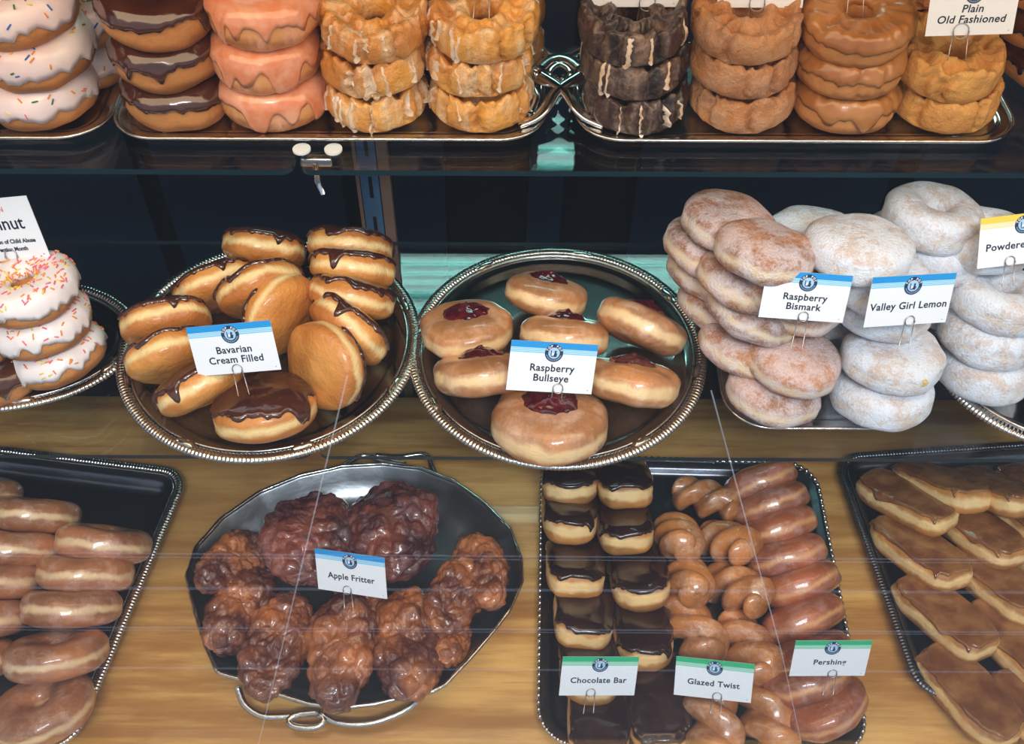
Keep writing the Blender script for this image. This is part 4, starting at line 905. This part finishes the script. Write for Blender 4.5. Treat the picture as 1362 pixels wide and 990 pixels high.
# --- cream filled
g = 'chocolate-topped cream filled donuts on the left platter'
B = [(352, 333, 0, -7, -4, 'cream filled donut at the back, left of the right-hand row', .050),
     (466, 330, 1, -6, -2, 'rearmost cream filled donut of the right-hand row', .062),
     (470, 358, 2, -8, 0, 'second cream filled donut from the back, right-hand row', .062),
     (468, 395, 3, -14, 4, 'third cream filled donut of the right-hand row, chocolate showing', .056),
     (288, 384, 0, 24, -8, 'cream filled donut half hidden at the back left', .040),
     (347, 386, 1, 24, -12, 'tilted cream filled donut in the middle leaning left', .060),
     (464, 440, 2, -40, -14, 'cream filled donut standing behind the big round one', .050),
     (375, 418, 3, 62, -22, 'cream filled donut on edge behind the name card', .048),
     (222, 432, 0, 14, -12, 'leftmost cream filled donut on the platter', .050),
     (230, 474, 1, 20, -12, 'second cream filled donut at the left rim, behind the card', .050),
     (266, 513, 2, 28, 6, 'cream filled donut at the left front, its icing side up', .038),
     (432, 487, 3, -62, -48, 'big round cream filled donut showing its plain base', .048)]
for px, py, var, rho, beta, lab, lv in B:
    lean('bavarian', px, py, F_, rho, beta, lab, g, lvl=lv, var=var, spin=var * 50)
lean('bavarian', 352, 543, F_, 5, 27, 'front cream filled donut with glossy chocolate and pin', g, var=1, lvl=0.030, scale=1.12)

# --- jam bullseye
g = 'glazed jam topped donuts on the round platter'
for px, py, var, rho, beta, lab, lv, sc_ in [
        (726, 392, 0, -12, 18, 'glazed jam topped donut at the very back of the platter', .044, .92),
        (622, 438, 1, 4, 30, 'glazed jam topped donut at the left rim, jam in full view', .040, 1.0),
        (852, 434, 2, -24, 4, 'glazed donut tipped down to the right, jam behind it', .052, 1.0),
        (750, 446, 0, -6, 10, 'glazed jam topped donut in the middle behind the card', .050, .95),
        (642, 498, 1, 4, 8, 'glazed jam topped donut left of the card, pale belt in front', .046, 1.0),
        (838, 508, 2, -9, 10, 'glazed jam topped donut right of the card', .044, 1.0),
        (730, 561, 0, -3, 32, 'front glazed jam topped donut holding the pin', .034, 1.18)]:
    lean('bullseye', px, py, F_, rho, beta, lab, g, lvl=lv, var=var, scale=sc_, spin=0)

# --- sugared raspberry
g = 'sugar-coated jam filled donuts'
H = 0.040
def lv(k): return 0.024 + k * H
for key, px, py, k, rho, beta, lab, var in [
        ('bismark', 1028, 521, 0, -12, 36, 'lowest sugared donut at the front of its heap', 0),
        ('bismark_hole', 1054, 478, 1, -13, 44, 'sugared donut with red jam hole below the card', 0),
        ('bismark', 1058, 400, 2, -8, 40, 'sugared donut directly behind the Raspberry Bismark card', 2),
        ('bismark', 1050, 378, 3, -4, 40, 'sugared donut just above the Raspberry Bismark card', 1),
        ('bismark', 1018, 335, 4.0, -10, 34, 'large sugared donut near the top of the heap', 2),
        ('bismark', 988, 462, 0.6, -22, 30, 'sugared donut on the left side of the heap, lower', 1),
        ('bismark', 1000, 415, 1.8, -24, 30, 'sugared donut on the left side of the heap, middle', 2),
        ('bismark', 960, 408, 0.8, -24, 32, 'sugared donut at the left edge of the heap, low', 0),
        ('bismark', 990, 374, 2.7, -22, 32, 'sugared donut second from top on the left side', 0),
        ('bismark', 946, 362, 1.7, -22, 34, 'sugared donut at the far left of the heap', 1),
        ('bismark', 944, 330, 2.6, -18, 36, 'sugared donut under the topmost rear one', 2),
        ('bismark', 970, 297, 3.6, -14, 38, 'topmost sugared donut at the rear left of the heap', 1)]:
    lean(key, px, py, F_, rho, beta, lab, g, lvl=lv(k), var=var, scale=0.96, spin=(px % 30) if key == 'bismark' else 0)
g = 'powder-coated lemon filled donuts'
for key, px, py, k, rho, beta, lab, var in [
        ('lemon_hole', 1172, 521, 0, 4, 36, 'lowest powdered lemon donut with yellow filling spot', 0),
        ('lemon_hole', 1186, 474, 1, -2, 38, 'powdered lemon donut below the card, filling at its side', 1),
        ('lemon', 1172, 402, 2, -4, 42, 'powdered lemon donut behind the Valley Girl Lemon card', 1),
        ('lemon', 1166, 372, 3, -8, 40, 'powdered lemon donut showing above the card', 2),
        ('lemon', 1142, 331, 4.0, -4, 36, 'topmost powdered lemon donut of the front column', 0),
        ('lemon', 1080, 322, 2.6, 0, 44, 'powdered lemon donut mostly hidden between the heaps', 1),
        ('lemon', 1150, 352, 1.8, 0, 44, 'powdered lemon donut hidden in the rear column, upper', 2),
        ('lemon', 1096, 402, 0.4, 0, 44, 'powdered lemon donut hidden in the rear column, lowest', 0)]:
    lean(key, px, py, F_, rho, beta, lab, g, lvl=lv(k), var=var)
g = 'powdered sugar ring donuts'
for px, py, k, rho, beta, lab, var in [
        (1308, 491, 0.0, -6, 34, 'lowest powdered ring donut of the right-hand stack', 0),
        (1312, 444, 1, -10, 36, 'second powdered ring donut of the right-hand stack', 1),
        (1328, 397, 2, -12, 40, 'third powdered ring donut, pin stuck in it', 2),
        (1262, 392, 0.6, 0, 46, 'powdered ring donut hidden low behind the stack', 0),
        (1250, 366, 1.6, 0, 40, 'powdered ring donut just behind the lemon card', 1),
        (1250, 334, 2.6, -12, 38, 'powdered ring donut in the rear heap below the top one', 2),
        (1240, 290, 3.6, -8, 40, 'topmost powdered ring donut at the rear', 0),
        (1306, 318, 3.2, -4, 34, 'powdered ring donut behind the yellow card', 1),
        (1208, 322, 1.9, 0, 40, 'shaded powdered ring donut at the far back', 2)]:
    lean('powder_ring', px, py, F_, rho, beta, lab, g, lvl=lv(k), var=var, scale=1.02)

# --- bottom left glazed rings
D0 = 0.006
g = 'glazed ring donuts leaning in rows on the bottom left tray'
for px, py, rho, beta, lab, lvv, var in [
        (138, 723, -7, 4, 'rearmost glazed ring of the right-hand row', .044, 0), (115, 763, -3, 4, 'second glazed ring of the right-hand row', .044, 1),
        (96, 808, 0, 4, 'third glazed ring of the right-hand row, pale belt', .044, 2), (75, 870, 5, 14, 'fourth glazed ring of the right-hand row', .044, 0),
        (58, 943, 12, 34, 'frontmost glazed ring with its hole in view', .034, 1),
        (46, 685, -5, 4, 'rear glazed ring of the left-hand row', .044, 1), (18, 728, -5, 4, 'second glazed ring of the left-hand row', .044, 2),
        (-10, 770, -3, 4, 'third glazed ring of the left-hand row', .044, 0), (-28, 822, 0, 4, 'fourth glazed ring of the left-hand row, at the edge', .044, 1),
        (-48, 876, 0, 6, 'fifth glazed ring, just touching the left edge', .044, 2), (-32, 657, -4, 8, 'glazed ring in the far left back corner', .040, 2)]:
    lean('yeast_ring', px, py, D0, rho, beta - 12, lab, g, lvl=lvv, var=var, spin=var * 40)

# --- fritters
g = 'apple fritters in the hammered pan'
for key, px, py, rho, beta, lab, lvv, var, sc_, spin in [
        ('fritter', 312, 748, -52, 32, 'reddish fritter lying at the left rim of the pan', .042, 0, .84, 0),
        ('fritter', 318, 812, -27, 42, 'long fritter leaning at the left front of the pan', .036, 1, .98, 0),
        ('fritter', 371, 854, -18, 44, 'long fritter second from left along the front', .036, 2, 1.04, 0),
        ('fritter', 457, 862, 2, 44, 'upright narrow fritter in front centre with the pin', .040, 0, 1.08, 0),
        ('fritter', 541, 858, 8, 44, 'broad lumpy fritter at the front right', .038, 1, 1.14, 0),
        ('fritter_dark', 412, 716, -8, 46, 'large dark purple fritter behind the card, left', .070, 0, .98, 0),
        ('fritter_dark', 520, 706, 12, 46, 'large dark purple fritter at the top centre', .070, 1, 1.02, 0),
        ('fritter', 610, 788, -38, 46, 'bulging fritter with light glaze at the right', .050, 2, .86, 0),
        ('fritter', 640, 757, 30, 40, 'fritter at the right rim of the pan', .046, 0, .84, 0),
        ('fritter', 596, 846, -12, 30, 'small dark fritter deep in the pan at the lower right', .026, 1, .72, 0),
        ('fritter', 478, 790, 5, 46, 'dark fritter hidden behind the Apple Fritter card', .030, 2, .84, 0)]:
    lean(key, px, py, 0.0045, rho, beta, lab, g, lvl=lvv, var=var, scale=sc_, spin=spin)

# --- chocolate bars
g = 'chocolate iced bars in two columns'
for px, py, rho, beta, lab, var in [
        (757, 637, 0, 15, 'rearmost chocolate bar of the left column', 0), (757, 684, -3, 15, 'second chocolate bar of the left column', 1),
        (765, 752, -5, 18, 'third chocolate bar of the left column', 2), (776, 815, -10, 20, 'fourth chocolate bar of the left column', 3),
        (785, 880, -4, 22, 'chocolate bar behind the Chocolate Bar card', 0), (796, 950, -6, 38, 'front chocolate bar below the card, left column', 1),
        (829, 642, 0, 14, 'rearmost chocolate bar of the right column', 2), (829, 698, 3, 16, 'second chocolate bar of the right column', 3),
        (849, 766, 4, 18, 'third chocolate bar of the right column', 0), (853, 836, 0, 24, 'fourth chocolate bar of the right column', 1),
        (873, 932, 2, 44, 'large flat chocolate bar at the front of the right column', 2)]:
    lean('choc_bar', px, py, D0, rho, beta, lab, g, var=var, scale=1.0)

# --- twists
g = 'glazed twists in two columns'
for px, py, rho, beta, lab, var, sc_, spin in [
        (940, 664, 0, 14, 'rear glazed twist lying towards the lower right', 0, .80, 50), (902, 714, 6, 8, 'glazed twist second from the back, left column', 1, .84, 0),
        (967, 722, 20, 8, 'glazed twist second from the back, right column', 2, .84, 20), (916, 772, -8, 6, 'small knobbly twist in the middle of the left column', 3, .82, 0),
        (980, 784, 20, 12, 'plump glazed twist in the middle of the right column', 0, .88, 20), (920, 838, 0, 26, 'long glazed twist above the Glazed Twist card', 1, .92, 20),
        (994, 862, 12, 24, 'glazed twist right of the Glazed Twist card', 2, .92, 12), (946, 955, 2, 40, 'front glazed twist under the card', 3, .95, 0),
        (1014, 946, 5, 40, 'front right glazed twist beside the pershings', 0, .92, 6)]:
    lean('twist', px, py, D0, rho, beta, lab, g, var=var, scale=sc_, spin=spin)

# --- pershings
g = 'glazed pershings leaning in the right column of the beaded tray'
for px, py, rho, beta, lab, var in [
        (1010, 641, 24, 2, 'rearmost reddish pershing, half under the shelf edge', 0), (1024, 670, 22, 2, 'second pershing from the back', 1),
        (1035, 702, 18, 2, 'third pershing from the back', 2), (1046, 740, 18, 2, 'fourth pershing from the back', 0),
        (1062, 776, 20, 4, 'fifth pershing from the back', 1), (1068, 823, 20, 2, 'sixth pershing from the back, pale belt', 2),
        (1076, 872, 20, 6, 'pershing partly behind the Pershing card', 0), (1070, 905, 16, 8, 'pershing behind and below the Pershing card', 1),
        (1096, 940, 22, 26, 'front pershing, large and lumpy, in the tray corner', 2)]:
    lean('pershing', px, py, D0, rho, beta - 10, lab, g, var=var, scale=1.0, spin=var * 10)

# --- maple bars
g = 'maple bars overlapping in the dark tray'
for px, py, rho, beta, spin, lab, var in [
        (1204, 668, 0, 30, 34, 'rearmost maple bar beside the left rim of the dark tray', 0), (1222, 735, 0, 36, 28, 'second maple bar of the left column', 1),
        (1255, 820, 0, 40, 28, 'third maple bar of the left column', 2), (1288, 925, 0, 46, 24, 'front maple bar, long and flat, left column', 3),
        (1250, 648, 0, 20, 24, 'rear maple bar tucked under the glass shelf edge', 1), (1298, 708, 0, 34, 24, 'second maple bar of the middle column', 2),
        (1326, 778, 0, 36, 24, 'third maple bar of the middle column', 3), (1350, 856, 0, 42, 24, 'maple bar at the right edge, lower', 0),
        (1320, 655, 0, 18, 16, 'rear maple bar of the right column', 2), (1362, 692, 0, 32, 22, 'maple bar cut by the right edge, upper', 3),
        (1392, 752, 0, 36, 20, 'maple bar mostly beyond the right edge', 1), (1384, 960, 0, 46, 22, 'maple bar in the bottom right corner of the picture', 1),
        (1386, 652, 0, 18, 16, 'rear maple bar at the far right edge', 0)]:
    lean('maple_bar', px, py, D0, rho, beta - 6, lab, g, var=var, spin=spin, scale=0.94)
